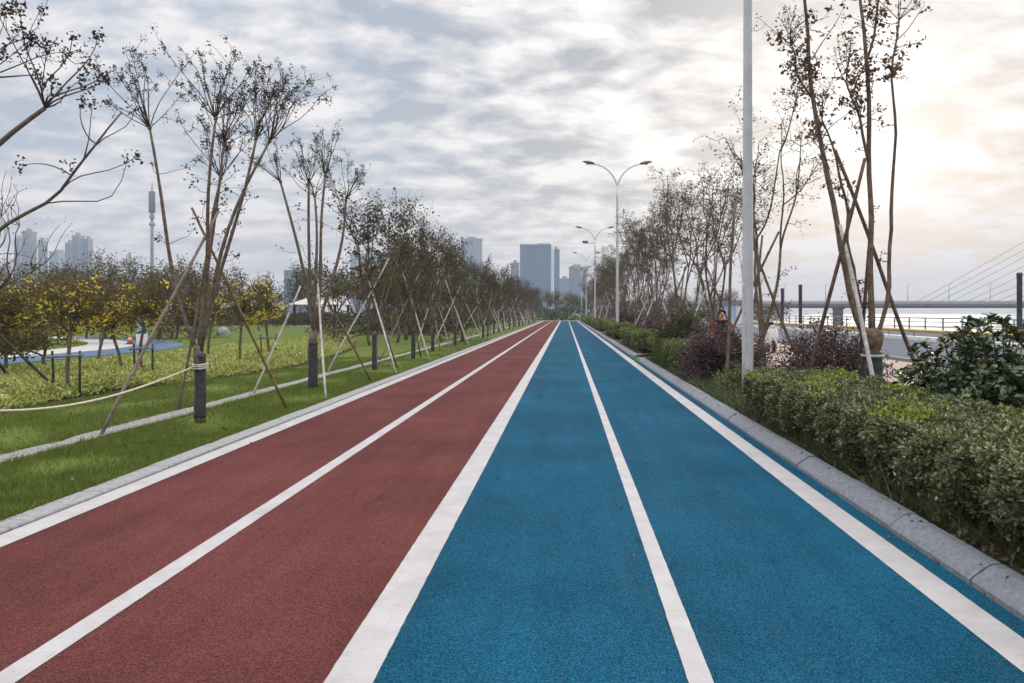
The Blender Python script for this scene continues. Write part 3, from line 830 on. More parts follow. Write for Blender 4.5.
def big_tree():
    base = np.array([4.72, 10.5, 0.0])
    rng = np.random.default_rng(15)
    root = empty('crape_myrtle_tree', tuple(base), label='tallest near tree with a green wrapped trunk, standing behind the clipped hedge', cat='tree', group=GR)
    tr = MB(); cr = MB()
    def at(px, py, dy=0.0):
        Y = 10.5 + dy
        return np.array([(px - VX) / F * Y, Y, H + (VY - py) / F * Y]) - base
    def limb(pts, r0, r1, n=18, sides=9):
        pts = np.array(pts)
        s = np.concatenate([[0], np.cumsum(np.linalg.norm(np.diff(pts, axis=0), axis=1))])
        u = np.linspace(0, s[-1], n)
        Q = np.stack([np.interp(u, s, pts[:, k]) for k in range(3)], 1)
        Q[2:-1] += rng.normal(0, .028, (n - 3, 3))
        for _ in range(1): Q[1:-1] = (Q[:-2] + 2 * Q[1:-1] + Q[2:]) / 4
        tr.tube(Q, np.linspace(r0, r1, n) * rng.uniform(.95, 1.06, n), sides)
        return Q
    zf = H + (VY - 338) / F * 10.5
    trunk_path((0, 0, -.05), (0, 0, zf), rng, .125, .12, tr, 8, 1.15)
    tr.lathe([(.02, -.24), (.12, -.2), (.15, -.08), (.165, .02), (.13, .10), (.05, .13)], (0, 0, zf + .02), 12)
    s1 = limb([at(868, 342), at(856, 322), at(846, 280, .1), at(836, 215, .15), at(830, 175, .2), at(821, 135, .2), at(813, 100, .25), at(810, 50, .25), at(803, 0, .3), at(797, -60, .3)], .054, .020)
    s2 = limb([at(872, 342), at(873, 300), at(872, 240), at(871, 190), at(870, 140, -.05), at(869, 95, -.1), at(864, 45, -.1), at(858, -5, -.1), at(855, -70, -.1)], .050, .017)
    s3 = limb([at(876, 340), at(884, 318), at(891, 296, -.1), at(888, 270, -.1), at(890, 235, -.15), at(891, 190, -.15), at(894, 140, -.2), at(892, 62, -.2), at(900, 38, -.2), at(899, 20, -.2)], .034, .013)
    s4 = limb([at(868, 345), at(862, 325, .2), at(858, 300, .4), at(850, 240, .4), at(846, 200, .5), at(838, 165, .5), at(826, 130, .5), at(822, 120, .5)], .040, .012)
    s5 = limb([at(868, 160, -.05), at(862, 125, -.1), at(853, 96, -.2), at(846, 82, -.2)], .026, .012, 10, 7)
    s6 = limb([at(866, 62, -.1), at(874, 40, -.1), at(878, 5, -.1), at(880, -60, -.1)], .022, .010, 10, 7)
    s7 = limb([at(812, 98, .25), at(800, 80, .3), at(795, 60, .4), at(792, 45, .4)], .022, .010, 10, 7)
    s8 = limb([at(853, 96, -.2), at(862, 72, -.1), at(866, 55, -.1)], .014, .008, 8, 6)
    # short stub beside the main stem
    s9 = limb([at(864, 340), at(858, 318, .15), at(862, 298, .2), at(858, 285, .2)], .05, .02, 10, 8)
    def tufts(Q, n, spread, i0=0.0, size=.075, k=8):
        for _ in range(n):
            u = rng.uniform(i0, .999) * (len(Q) - 1); i = int(u); p = Q[i] + (Q[i + 1] - Q[i]) * (u - i)
            d = rng.normal(size=3); d[2] = d[2] * .6 + .35; d /= np.linalg.norm(d)
            e = p + d * rng.uniform(.12, spread)
            Pq = curve(p, e, rng, 5, .06); cr.tube(Pq, np.linspace(.007, .003, 5), 4, 0, cap=False)
            ii = rng.integers(2, 5, k)
            cr.leaves(Pq[ii] + rng.normal(0, .028, (k, 3)), size, .6, rng, 2)
            cluster(cr, e, rng, 5, .04, .03, 1)
    tufts(s1, 40, .5, .50); tufts(s2, 26, .55, .52); tufts(s3, 16, .4, .80); tufts(s4, 15, .4, .6); tufts(s5, 18, .42, .5)
    tufts(s6, 13, .5, .2); tufts(s7, 26, .5, .3); tufts(s8, 8, .3, .3); tufts(s9, 16, .22, .35, .05)
    tufts(s3, 5, .25, .25, .05, 5); tufts(s2, 5, .2, .3, .05, 5)
    for nd, n in ((s7[-1], 9), (s3[-1], 6), (s5[-1], 9), (s4[-1], 7), (s1[-1], 9), (s2[-1], 8), (s6[-1], 5)):
        shoots(cr, nd, rng, n, .7, np.zeros(3), 6, 7, leaf_size=.07)
    for (x0, y0, x1, y1) in ((812, 60, 845, 5), (822, 140, 862, 100), (815, 90, 782, 95), (806, 20, 780, 40), (897, 40, 925, 5), (830, 170, 800, 120)):
        e = at(x1, y1, rng.normal(0, .3)); Pq = curve(at(x0, y0), e, rng, 7, .04); cr.tube(Pq, np.linspace(.010, .003, 7), 4, 0, cap=False)
        cr.leaves(Pq[[3, 4, 5, 6, 6, 6, 6, 5]] + rng.normal(0, .06, (8, 3)), .07, .6, rng, 2)
    tr.build('trunk', M['bark_red'], root); cr.build('crown', [M['twig'], M['seed'], M['leaf_rust']], root)
    w = wrap_part(root, .135, zf - .22, rng, M['wrap_green'])
    c = MB(); c.tube(np.array([(0, 0, zf - .29), (0, 0, zf - .25)]), .168, 14); c.build('pale_band', M['cane_white'], w)
    return root


bt = big_tree()
rg = np.random.default_rng(31)
b0 = (4.72, 10.5)
def atR(px, py, Y): return ((px - VX) / F * Y - 4.72, Y - 10.5, H + (VY - py) / F * Y)
tp = tripod('tree_support', rg, [(-.95, .45), (-.22, -.85), (1.25, .5), (-.02, .55)], 2.5, ['cane_umber', 'cane_white', 'cane_umber', 'cane_umber'],
            'brown and whitewashed poles propping the tallest tree behind the clipped hedge', GRT, rr=.031,
            tops=[atR(865, 158, 10.2), atR(840, 225, 10.55), atR(835, 150, 10.75), atR(871, 225, 10.7)])
tp.location = (*b0, 0)


def fork_tree(rng, label, n_stem, hgt, spread, leafn, group=GR, r0=.10, leaf='leaf_dark', fork=.9, wrapm='wrap_green', twist=.028):
    """open tree whose stems fork two or three times, small leaves along fine twigs"""
    root = empty('crape_myrtle_tree', label=label, cat='tree', group=group)
    tr = MB(); cr = MB()
    top = trunk_path((0, 0, -.05), (0, 0, fork), rng, r0, r0 * .95, tr, 6)
    def twiggy(P, n, L):
        for _ in range(n):
            i = rng.integers(len(P) // 3, len(P)); p = P[i]
            d = rng.normal(size=3); d[2] = d[2] * .5 + .6; d /= np.linalg.norm(d)
            e = p + d * L * rng.uniform(.35, 1.0)
            Q = curve(p, e, rng, 5, .08); cr.tube(Q, np.linspace(.008, .003, 5), 4, 0, cap=False)
            for _ in range(2):
                q = Q[rng.integers(1, 5)]; dd = d + rng.normal(size=3) * .6; e2 = q + dd * L * .3
                cr.tube(curve(q, e2, rng, 3, .05), [.005, .004, .0025], 3, 0, cap=False)
                cluster(cr, e2, rng, 5, .03, .026, 1)
                if leafn: cr.leaves(e2 + rng.normal(0, .075, (leafn, 3)), .065, .55, rng, 2)
            cluster(cr, e, rng, 7, .04, .028, 1)
            if leafn: cr.leaves(Q[rng.integers(1, 5, leafn)] + rng.normal(0, .08, (leafn, 3)), .065, .55, rng, 2)
    def grow(p, d, L, r, lev):
        e = p + d * L
        P = curve(p, e, rng, 9, twist)
        P[:, 2] += .10 * L * np.sin(pi * np.linspace(0, 1, 9)) * -.5
        tr.tube(P, np.linspace(r, r * .62, 9), 8 if lev == 0 else 6, 0)
        if lev >= 2:
            twiggy(P, 5, .7); return
        for k in range(2 if lev else rng.integers(2, 4)):
            dd = d + rng.normal(size=3) * .30; dd[2] = abs(dd[2]) + .35; dd /= np.linalg.norm(dd)
            i = -1 if k == 0 else rng.integers(5, 9)
            grow(P[i], dd, L * rng.uniform(.55, .8), r * .6, lev + 1)
        twiggy(P, 2 + lev * 2, .5)
    for k in range(n_stem):
        a = 2 * pi * k / n_stem + rng.normal(0, .3); s = rng.uniform(.5, 1.1) * spread
        d = np.array([cos(a) * s, sin(a) * s, 1.0]); d /= np.linalg.norm(d)
        grow(top - np.array([0, 0, .08]), d, (hgt - fork) * rng.uniform(.42, .52), r0 * .46, 0)
    tr.build('trunk', M['bark'], root); cr.build('crown', [M['twig'], M['seed'], M[leaf]], root)
    wrap_part(root, r0, fork * .8, rng, M[wrapm])
    return root


rprot = []; rsup = []
for i in range(1, 21):
    y = 10.5 + 5.5 * i; x = 4.62 + rg.normal(0, .12)
    lab = ('slender bare tree rising directly behind the near lamp post' if i == 1 else
           f'{ORD[i]} tree from the tallest one in the strip beside the blue track' if i <= 6 else
           'one of the leafy trees merging together far along the planting strip')
    if i <= 5:
        o = fork_tree(np.random.default_rng([0, 61, 62, 63, 64, 65][i]), lab, [0, 3, 4, 4, 4, 4][i], [0, 6.3, 6.2, 6.6, 6.6, 6.2][i], [0, .26, .36, .34, .32, .38][i], [0, 3, 8, 12, 13, 13][i], r0=.10)
        o.location = (x, y, 0); o.rotation_euler[2] = rg.uniform(0, 6)
        if i >= 2: rprot.append(o)
    else:
        copy_thing(rprot[i * 3 % 4], (x, y, 0), rg.uniform(0, 6.28), rg.uniform(.92, 1.08), lab)
    lab = ('brown poles propping the bare tree behind the near lamp post' if i == 1 else
           f'tripod of slanting poles around the {ORD[i]} tree from the tallest one' if i <= 6 else
           'one of the pole tripods crowded together far along the planting strip')
    if i <= 4:
        bs = [(-1.25 + rg.normal(0, .1), -.5), (.9, -.55 + rg.normal(0, .1)), (-.1, 1.15)]
        o = tripod('tree_support', rg, bs, 2.7, [['cane_umber', 'cane_umber', 'cane_grey'], ['cane_white', 'cane_umber', 'cane_white'], ['cane_umber', 'cane_white', 'cane_grey'], ['cane_white', 'cane_white', 'cane_brown']][i - 1], lab, GRT, length=3.9, rr=.032)
        o.location = (x, y, 0); rsup.append(o)
    else:
        copy_thing(rsup[i % 4], (x, y, 0), rg.choice([0, .3, -.3, .6]), 1.0, lab)
# single thin pole in front of the lamp post
mb = MB(); Pq = curve((3.02, 11.0, .05), (2.86, 11.35, 2.75), rg, 8, .012); mb.tube(Pq, np.linspace(.022, .016, 8), 8)
for q in range(1, 7): mb.tube([Pq[q] - (0, 0, .012), Pq[q], Pq[q] + (0, 0, .012)], [.02, .026, .02], 8)
mb.build('stake_pole', M['cane_white'], label='thin whitewashed pole standing alone in front of the near lamp post', cat='pole')
mb = MB(); Pq = curve((2.92, 12.5, .05), (3.37, 13.5, 3.8), rg, 8, .01); mb.tube(Pq, np.linspace(.034, .026, 8), 8)
mb.build('stake_pole', M['cane_umber'], label='brown leaning pole in the grass beside the near lamp post', cat='pole')

# ---- woodland behind the lawn: branching trees of a few kinds, shared between copies
GW = 'trees of the wood behind the lawn'


def wood_tree(name, rng, hgt, label, leaf, leafn, leaf_size, spread, levels=3, r0=.07, cat='tree', group=GW, upward=.5, clump=.14, fork=.28, shape=1.0):
    root = empty(name, label=label, cat=cat, group=group)
    tr = MB(); cr = MB(); ends = []
    def grow(p, d, L, r, lev):
        P = curve(p, p + d * L, rng, 6, .06)
        (tr if lev == 0 else cr).tube(P, np.linspace(r, r * .6, 6), 7 if lev == 0 else (5 if lev == 1 else 3), 0, cap=lev == 0)
        if lev >= levels:
            ends.append(P[2:]); return
        for k in range(4 if lev else 6):
            dd = d * .7 + rng.normal(size=3) * spread; dd[2] += upward * (1 if lev else .8); dd /= np.linalg.norm(dd)
            grow(P[rng.integers(3, 6)] if k else P[-1], dd, L * rng.uniform(.5, .8) if lev else hgt * (1 - fork) * rng.uniform(.3, .52), max(r * .5, .006), lev + 1)
    grow(np.array([0, 0, -.05]), np.array([rng.normal(0, .05), rng.normal(0, .05), 1.0]), hgt * fork, r0, 0)
    E = np.concatenate(ends)
    if leafn:
        Q = np.repeat(E, leafn, 0); Q = Q + rng.normal(0, clump, Q.shape)
        cr.leaves(Q, leaf_size, .6, rng, 1)
    tr.build('trunk', M['bark'], root); cr.build('crown', [M['twig'], M[leaf]], root)
    return root


kinds = [
    wood_tree('bare_tree', np.random.default_rng(101), 5.2, 'bare brown twiggy tree in the wood behind the lawn', 'leaf_wood', 1, .09, .42),
    wood_tree('brown_tree', np.random.default_rng(102), 4.6, 'thin brown-leaved tree in the wood behind the lawn', 'leaf_wood', 3, .13, .46),
    wood_tree('evergreen_tree', np.random.default_rng(103), 5.0, 'dark dull-green tree in the wood behind the lawn', 'leaf_ever', 3, .13, .46, clump=.2),
    wood_tree('olive_tree', np.random.default_rng(104), 5.8, 'loose olive-brown tree in the wood behind the lawn', 'leaf_dark', 3, .12, .44, clump=.18),
    wood_tree('brown_bushy_tree', np.random.default_rng(105), 4.0, 'low bushy golden-brown tree in the wood behind the lawn', 'leaf_wood', 4, .14, .5, fork=.16, clump=.18),
]
used = [False] * 5
rg = np.random.default_rng(200)
spots = []
def add_spot(x, y, k, sc=1.0): spots.append((x, y, k, sc))
# front rank along the lawn edge, then a deeper wood, then the mass behind the row of trees
for q in range(30): add_spot(rg.uniform(-62, -26), rg.uniform(40, 64), [0, 1, 1, 4, 0, 1][q % 6], rg.uniform(1.05, 1.4))
for q in range(36): add_spot(rg.uniform(-75, -20), rg.uniform(64, 100), [1, 2, 3, 2, 1, 0][q % 6], rg.uniform(1.25, 1.75))
for q in range(50):
    y = 22 + 103 * (q + rg.random()) / 50; add_spot(rg.uniform(-20 if y > 48 else -13, -8.6), y, [2, 3, 1, 3, 2, 1][q % 6], rg.uniform(1.05, 1.45))
for q in range(16): add_spot(rg.uniform(-30, -22.8), rg.uniform(26, 50), [0, 1, 4][q % 3], rg.uniform(.9, 1.2))
for q in range(7): add_spot(-22.9 - rg.uniform(0, 4), 19 + q * 4 + rg.normal(0, .8), [4, 1, 0][q % 3], rg.uniform(.9, 1.1))
for q in range(42): add_spot(-26 + 62 * (q + rg.random()) / 42, rg.uniform(133, 165), [2, 3, 1, 2, 3][q % 5], rg.uniform(1.05, 1.5))
for (x, y, k, sc) in spots:
    if -17.5 < x < -13.0 and y < 45: x = -12.2
    if bed_x(y) > x > -20.5 and y < 34: continue
    if y > 130: lab, grp = ['bare tree in the belt of trees closing the far end of the track', 'brown tree in the belt of trees closing the far end of the track',
                            'dark green tree in the belt of trees closing the far end of the track', 'olive tree in the belt of trees closing the far end of the track', ''][k], 'trees closing the far end of the track'
    else: lab, grp = None, GW
    if not used[k] and y < 130:
        o = kinds[k]; o.location = (x, y, 0); o.rotation_euler[2] = rg.uniform(0, 6); o.scale = (sc,) * 3; used[k] = True
    else: copy_thing(kinds[k], (x, y, 0), rg.uniform(0, 6.28), sc, lab, grp)

# twiggy brown tree near the picture edge in the ground cover
o = wood_tree('brown_twiggy_tree', np.random.default_rng(111), 4.3, 'golden-brown twiggy tree in the ground cover under the drooping branches', 'leaf_wood', 1, .05, .36, levels=3, r0=.07, group='trees of the ground cover bed', upward=.42, fork=.18)
o.location = (-11.9, 13.4, 0)
tp = tripod('tree_support', rg, [(1.7, .4), (-.8, -.9), (.2, 1.2)], 1.9, ['cane_dark'], 'dark stakes propping the golden-brown twiggy tree in the ground cover', 'stakes of the ground cover bed', length=2.3, rr=.03)
tp.location = (-11.9, 13.4, 0)


for (x, y, sc, lab) in ((-13.2, 15.2, .72, 'golden-brown bushy tree low behind the twiggy tree in the ground cover'), (-14.6, 17.0, .78, 'golden-brown bushy tree just beyond the dark stakes'), (-15.6, 20.5, .85, 'golden-brown bushy tree by the far blue path')):
    copy_thing(kinds[4], (x, y, 0), x, sc, lab, 'trees of the ground cover bed')


# ---- yellow-leaved saplings in the bed, each with a wooden frame
def yellow_tree(rng, hgt, label):
    root = empty('yellow_sapling', label=label, cat='sapling', group='yellow-leaved saplings in the ground cover bed')
    tr = MB(); cr = MB()
    P = curve((0, 0, -.05), (rng.normal(0, .08), rng.normal(0, .05), hgt * .66), rng, 7, .03); tr.tube(P, np.linspace(.038, .026, 7), 8)
    for k in range(24):
        a = rng.uniform(0, 2 * pi); u = rng.uniform(.72, 1.0); p = P[int(u * 6)]
        d = np.array([cos(a), sin(a), rng.uniform(.1, 1.6)]); d /= np.linalg.norm(d)
        e = p + d * rng.uniform(.4, .95); Q = curve(p, e, rng, 6, .06)
        cr.tube(Q, np.linspace(.013, .004, 6), 4, 0, cap=False)
        for q in range(4):
            c = Q[rng.integers(2, 6)] + rng.normal(0, .14, 3)
            cr.leaves(c + rng.normal(0, .085, (11, 3)) * np.array([1, 1, .5]), .085, .45, rng, 1 if rng.random() < (.72 if k % 3 == 0 else .12) else 2)
            cr.tube([Q[4], (Q[4] + c) / 2 + (0, 0, .03), c], [.004, .003, .002], 3, 0, cap=False)
    tr.build('trunk', M['bark'], root); cr.build('crown', [M['twig'], M['leaf_yellow'], M['leaf_wood']], root)
    return root


def h_frame(label):
    root = empty('sapling_frame', label=label, cat='tree support', group='wooden frames bracing the saplings')
    for x in (-.26, .26): MB().tube([(x, -.12, -.05), (x * .95, -.11, .40), (x, -.12, .86)], [.020, .022, .019], 8).build('post', M['cane_dark'], root)
    MB().tube([(-.34, -.155, .74), (0, -.16, .76), (.34, -.155, .78)], .024, 8).build('crossbar', M['cane_grey'], root)
    return root


ys_ = [((-9.35, 12.9), 2.75, 'yellow sapling nearest the rope end, with a low wooden frame'), ((-9.55, 15.6), 2.85, 'fullest yellow sapling, behind the slanting grey pole of the roped tree'),
       ((-10.6, 16.3), 2.9, 'yellow sapling between the fullest one and the one nearest the rope end'), ((-9.3, 19.6), 2.7, 'yellow sapling seen through the stems of the roped tree'),
       ((-9.6, 22.2), 2.9, 'yellow sapling seen between the roped tree and its brown pole'), ((-12.9, 18.8), 2.7, 'yellow sapling standing deepest in the ground cover bed'),
       ((-12.6, 15.4), 2.6, 'yellow sapling nearest the golden-brown twiggy tree'), ((-11.2, 21.5), 2.8, 'yellow sapling just beside the slim pale sign panel')]
yp = []; fp = None
fl = ['low wooden frame beside the sapling nearest the rope end', 'wooden frame bracing the fullest yellow sapling', 'wooden frame at the sapling between the two fullest ones', 'wooden frame seen through the stems of the roped tree',
      'wooden frame seen just beyond the brown bamboo pole', 'wooden frame deepest in the ground cover bed', '', '']
for i, ((x, y), h, lab) in enumerate(ys_):
    if i < 3: o = yellow_tree(np.random.default_rng(300 + i), h, lab); o.location = (x, y, 0); yp.append(o)
    else: copy_thing(yp[i % 3], (x, y, 0), rg.uniform(0, 6), h / 2.5, lab)
    if i not in (0, 1, 4): continue
    if fp is None: fp = h_frame(fl[i]); fp.location = (x, y, .02)
    else: copy_thing(fp, (x, y, .02), rg.uniform(-.3, .3), 1.0, fl[i])

# distant undergrowth that reads as one mass between the trunks
g = MB(); r_ = np.random.default_rng(66)
n = 46000
x = r_.uniform(-82, -24, n); y = 66 + (x + 82) * .42 + r_.uniform(0, 16, n)
zz = (1.5 + .6 * np.sin(x * .7) + .5 * np.sin(x * .27 + 1)) * r_.random(n) ** .8
g.leaves(np.stack([x, y, zz], 1), .30, .55, r_)
n = 26000
y = r_.uniform(47, 132, n); x = -9.0 - r_.uniform(0, 9, n)
g.leaves(np.stack([x, y, (1.3 + .5 * np.sin(y * .5)) * r_.random(n) ** .8], 1), .26, .55, r_)
n = 22000
x = r_.uniform(-34, 44, n); y = 132 + r_.uniform(0, 10, n)
g.leaves(np.stack([x, y, (3.0 + .9 * np.sin(x * .6)) * r_.random(n) ** .8], 1), .38, .55, r_)
g.build('undergrowth', M['leaf_ever'], kind='stuff')


# ------------------------------------------------------------------ hedges and shrubs
def hedge(name, x0, x1, y0, y1, h, dens, size, rng, label, leafm, newm=None, lump=.05, z0=.08, group='clipped hedges in the planting strip', new=0.0):
    root = empty(name, ((x0 + x1) / 2, y0, z0), label=label, cat='hedge', group=group)
    cxm = (x0 + x1) / 2; w = x1 - x0; L = y1 - y0
    def wob(a, b, k): return lump * (.8 * np.sin(a * 3.7 + k) * np.sin(b * 5.9 + 2 * k) + .7 * np.sin(a * 11.1 + b * 7.4 + k) + .6 * np.sin(a * 23 + b * 17) * np.sin(b * 29 - a * 9))
    P = []; N = []
    def face(n, kind):
        u = rng.random(n); v = rng.random(n)
        if kind == 'top': p = np.stack([(u - .5) * w, v * L, h + wob(u * w, v * L, 1)], 1); nn = (0, 0, 1)
        elif kind == 'front': zz = h * (.10 + .92 * v ** .8); p = np.stack([-w / 2 - wob(u * L, zz, 2) * 1.3 - .10 * np.sin(pi * v ** 1.0) * v ** .5 + .05 * (1 - v), u * L, zz], 1); nn = (-1, 0, .25)
        elif kind == 'back': zz = h * (.05 + .97 * v); p = np.stack([w / 2 + wob(u * L, zz, 3), u * L, zz], 1); nn = (1, 0, .25)
        elif kind == 'near': zz = h * (.10 + .92 * v ** .8); p = np.stack([(u - .5) * w, -wob(u * w, zz, 4) - .03, zz], 1); nn = (0, -1, .25)
        else: zz = h * (.05 + .97 * v); p = np.stack([(u - .5) * w, L + wob(u * w, zz, 5), zz], 1); nn = (0, 1, .25)
        nn = np.array(nn)
        dep = -np.abs(rng.normal(0, .045, n))[:, None] + rng.normal(0, .012, n)[:, None]
        P.append(p + nn * dep); N.append(np.broadcast_to(nn, (n, 3)))
    face(int(dens * w * L), 'top'); face(int(dens * h * L), 'front'); face(int(dens * .45 * h * L), 'back'); face(int(dens * w * h), 'near'); face(int(dens * w * h), 'far')
    P = np.concatenate(P); N = np.concatenate(N)
    # thinner skirt near the ground, gaps where the twigs show
    hole = np.sin(P[:, 1] * 5.1) + np.sin(P[:, 1] * 2.3 + P[:, 0] * 3) + np.sin(P[:, 2] * 9)
    keep = ~((P[:, 2] < h * .50) & (rng.random(len(P)) < (.45 + .5 * (hole > .1)) * (1 - P[:, 2] / (h * .55)).clip(0, 1) * 1.6))
    P = P[keep]; N = N[keep]
    mb = MB()
    if newm:
        patch = np.sin(P[:, 1] * 4.3 + 1) * np.sin(P[:, 0] * 5 + P[:, 1] * 1.3) + .3 * rng.normal(size=len(P))
        isn = (P[:, 2] > h * .93) & (patch > 1.0 - new) & (rng.random(len(P)) < .55)
        mb.leaves(P[~isn], size, .62, rng, 0, N[~isn], .75, .1); mb.leaves(P[isn] + (0, 0, .015), size * 1.15, .62, rng, 1, (0, 0, 1), .6, .1)
        # loose young sprigs standing proud of the clipped top
        k = rng.integers(0, len(P), 700); k = k[P[k, 2] > h * .95]
        Q = np.repeat(P[k], 7, 0); Q = Q + np.abs(rng.normal(0, .03, (len(Q), 3))) * (.6, .6, 1.0)
        mb.leaves(Q, size, .6, rng, 0, (0, 0, 1), .8)
        mb.build('foliage', [M[leafm], M[newm]], root)
    else:
        mb.leaves(P, size, .62, rng, 0, N, .75, .1); mb.build('foliage', M[leafm], root)
    # inner twigs: stems fanning up through the hedge and dark sheets standing in for its shaded inside
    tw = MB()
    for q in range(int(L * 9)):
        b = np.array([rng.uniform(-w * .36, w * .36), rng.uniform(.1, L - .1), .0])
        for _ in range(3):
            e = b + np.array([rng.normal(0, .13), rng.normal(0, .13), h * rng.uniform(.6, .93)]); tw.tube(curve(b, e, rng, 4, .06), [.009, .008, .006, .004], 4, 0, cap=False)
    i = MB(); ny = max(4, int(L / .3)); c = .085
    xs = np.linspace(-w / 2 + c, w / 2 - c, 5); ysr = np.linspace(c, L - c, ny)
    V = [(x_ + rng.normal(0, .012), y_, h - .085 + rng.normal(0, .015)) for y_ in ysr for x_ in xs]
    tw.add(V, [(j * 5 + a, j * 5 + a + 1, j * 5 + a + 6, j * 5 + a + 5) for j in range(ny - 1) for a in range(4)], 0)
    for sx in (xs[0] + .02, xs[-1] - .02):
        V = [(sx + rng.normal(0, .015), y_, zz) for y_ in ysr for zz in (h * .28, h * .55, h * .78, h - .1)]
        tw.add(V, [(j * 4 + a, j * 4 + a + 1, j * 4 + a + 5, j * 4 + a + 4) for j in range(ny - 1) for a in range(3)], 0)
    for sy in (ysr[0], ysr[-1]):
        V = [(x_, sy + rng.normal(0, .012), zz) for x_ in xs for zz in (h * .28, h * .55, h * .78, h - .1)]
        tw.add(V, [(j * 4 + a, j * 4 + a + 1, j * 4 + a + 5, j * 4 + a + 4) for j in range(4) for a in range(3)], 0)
    tw.build('twigs_and_shade_core', M['core'], root)
    return root


r_ = np.random.default_rng(70)
hedge('clipped_hedge', 2.62, 3.92, 2.6, 9.9, .65, 9500, .033, r_, 'long grey-green clipped hedge with yellow-green top growth along the near kerb', 'leaf_box', 'leaf_box_new', .042, new=.34)
hs = [(16.6, 21.8, .72, 'square clipped hedge just before the break in the kerb'), (25.0, 33.5, .75, 'clipped hedge just beyond the break in the kerb'),
      (37.5, 48, .8, 'clipped hedge second beyond the break in the kerb'), (54, 72, .8, 'clipped hedge third beyond the break in the kerb'), (78, 116, .8, 'clipped hedge farthest along the kerb')]
for i, (a, c, h, lab) in enumerate(hs):
    hedge('clipped_hedge', 2.75, 3.75, a, c, h, [2400, 1300, 700, 400, 220][i], [.055, .075, .10, .13, .17][i], r_, lab, 'leaf_box_far')


def shrub(name, loc, rx, h, rng, label, leafm, nleaf, size, ntw=60, cat='shrub', group=None, inner=.55, low=.15):
    root = empty(name, loc, label=label, cat=cat, group=group)
    st = MB(); fo = MB()
    tips = []
    for k in range(ntw):
        a = rng.uniform(0, 2 * pi); el = math.acos(rng.uniform(low, 1))
        d = np.array([cos(a) * sin(el) * rx, sin(a) * sin(el) * rx, cos(el) * h]) * rng.uniform(.82, 1.02)
        P = curve((rng.normal(0, .04), rng.normal(0, .04), 0), d, rng, 7, .05); st.tube(P, np.linspace(.013, .004, 7), 4, 0, cap=False)
        for _ in range(4):
            q = P[rng.integers(3, 7)]; e = q + (d / np.linalg.norm(d) + rng.normal(size=3) * .6) * rx * .28
            st.tube([q, (q + e) / 2 + rng.normal(0, .01, 3), e], [.005, .004, .002], 3, 0, cap=False); tips.append(e)
        tips.append(P[-1])
    tips = np.array(tips)
    c = tips[rng.integers(0, len(tips), nleaf)] + rng.normal(0, rx * .085, (nleaf, 3))
    c[:, 2] = np.maximum(c[:, 2], .04)
    fo.leaves(c, size, .6, rng)
    st.build('branches', M['twig'], root); fo.build('foliage', M[leafm], root)
    return root


GS = 'rounded purple-brown shrubs in the planting strip'
shrub('purple_shrub', (4.38, 11.6, .1), .86, 1.10, r_, 'large see-through purple-brown shrub behind the hedge, left of the green wrapped trunk'.replace('left of', 'beside'), 'leaf_purple', 15000, .046, 110, group=GS)
shrub('purple_shrub', (3.46, 15.0, .1), .84, 1.02, r_, 'dense round purple-brown shrub beside the near lamp post', 'leaf_purple', 19000, .05, 80, group=GS)
shrub('green_shrub', (3.5, 19.9, .6), .72, .85, r_, 'loose dark green shrub behind the square clipped hedge', 'leaf_ever', 9000, .06, 60)
shrub('purple_shrub', (4.1, 28.5, .1), 1.0, 1.35, r_, 'purple-brown shrub behind the hedge beyond the kerb break', 'leaf_purple', 8000, .075, 60, group=GS)
shrub('purple_shrub', (3.9, 44, .1), 1.1, 1.4, r_, 'purple-brown shrub behind the second hedge beyond the kerb break', 'leaf_purple', 6000, .11, 50, group=GS)
shrub('purple_shrub', (4.9, 33.5, .1), 1.1, 1.5, r_, 'purple-brown shrub between the first two hedges beyond the kerb break', 'leaf_purple', 6000, .10, 50, group=GS)
shrub('low_plant', (3.35, 13.0, .1), .42, .38, r_, 'low mixed green plant at the foot of the near lamp post', 'leaf_box_far', 1500, .06, 24)

# big glossy bush by the near hedge
def glossy_bush(loc, rx, h, rng):
    root = empty('glossy_bush', loc, label='large glossy dark green bush with bronze tips behind the near hedge', cat='bush')
    st = MB(); fo = MB()
    for k in range(400):
        a = rng.uniform(0, 2 * pi); el = math.acos(rng.uniform(.0, 1)); s = rng.uniform(.5, 1.03)
        d = np.array([cos(a) * sin(el) * rx, sin(a) * sin(el) * rx, (.12 + .88 * cos(el)) * h]) * s
        P = curve((rng.normal(0, .06), rng.normal(0, .06), .02), d, rng, 8, .05); st.tube(P, np.linspace(.013, .005, 8), 5, 0, cap=False)
        up = (P[-1] - P[-3]); up = up / np.linalg.norm(up) + (0, 0, .5); up /= np.linalg.norm(up)
        # whorl of leaves at the tip and pairs down the twig
        n = 11; th = rng.uniform(0, 2 * pi, n)
        A = np.cross(up, (.3, .9, .1)); A /= np.linalg.norm(A); B = np.cross(up, A)
        Dv = up * rng.uniform(.25, 1.0, n)[:, None] + (np.cos(th)[:, None] * A + np.sin(th)[:, None] * B)
        young = cos(el) > .55 and s > .88 and rng.random() < .6
        fo.big_leaves(np.repeat(P[-1][None], n, 0) - up * .03 + rng.normal(0, .012, (n, 3)), Dv, .105, .42, rng, 1 if young else 0)
        m_ = 15; i = rng.integers(3, 8, m_); th = rng.uniform(0, 2 * pi, m_)
        Dv = up * .5 + (np.cos(th)[:, None] * A + np.sin(th)[:, None] * B)
        fo.big_leaves(P[i] + rng.normal(0, .02, (m_, 3)), Dv, .105, .42, rng, 0)
    st.build('branches', M['twig'], root); fo.build('foliage', [M['leaf_bush'], M['leaf_bush_tip']], root)


glossy_bush((4.42, 7.2, .1), .98, 1.44, np.random.default_rng(88))

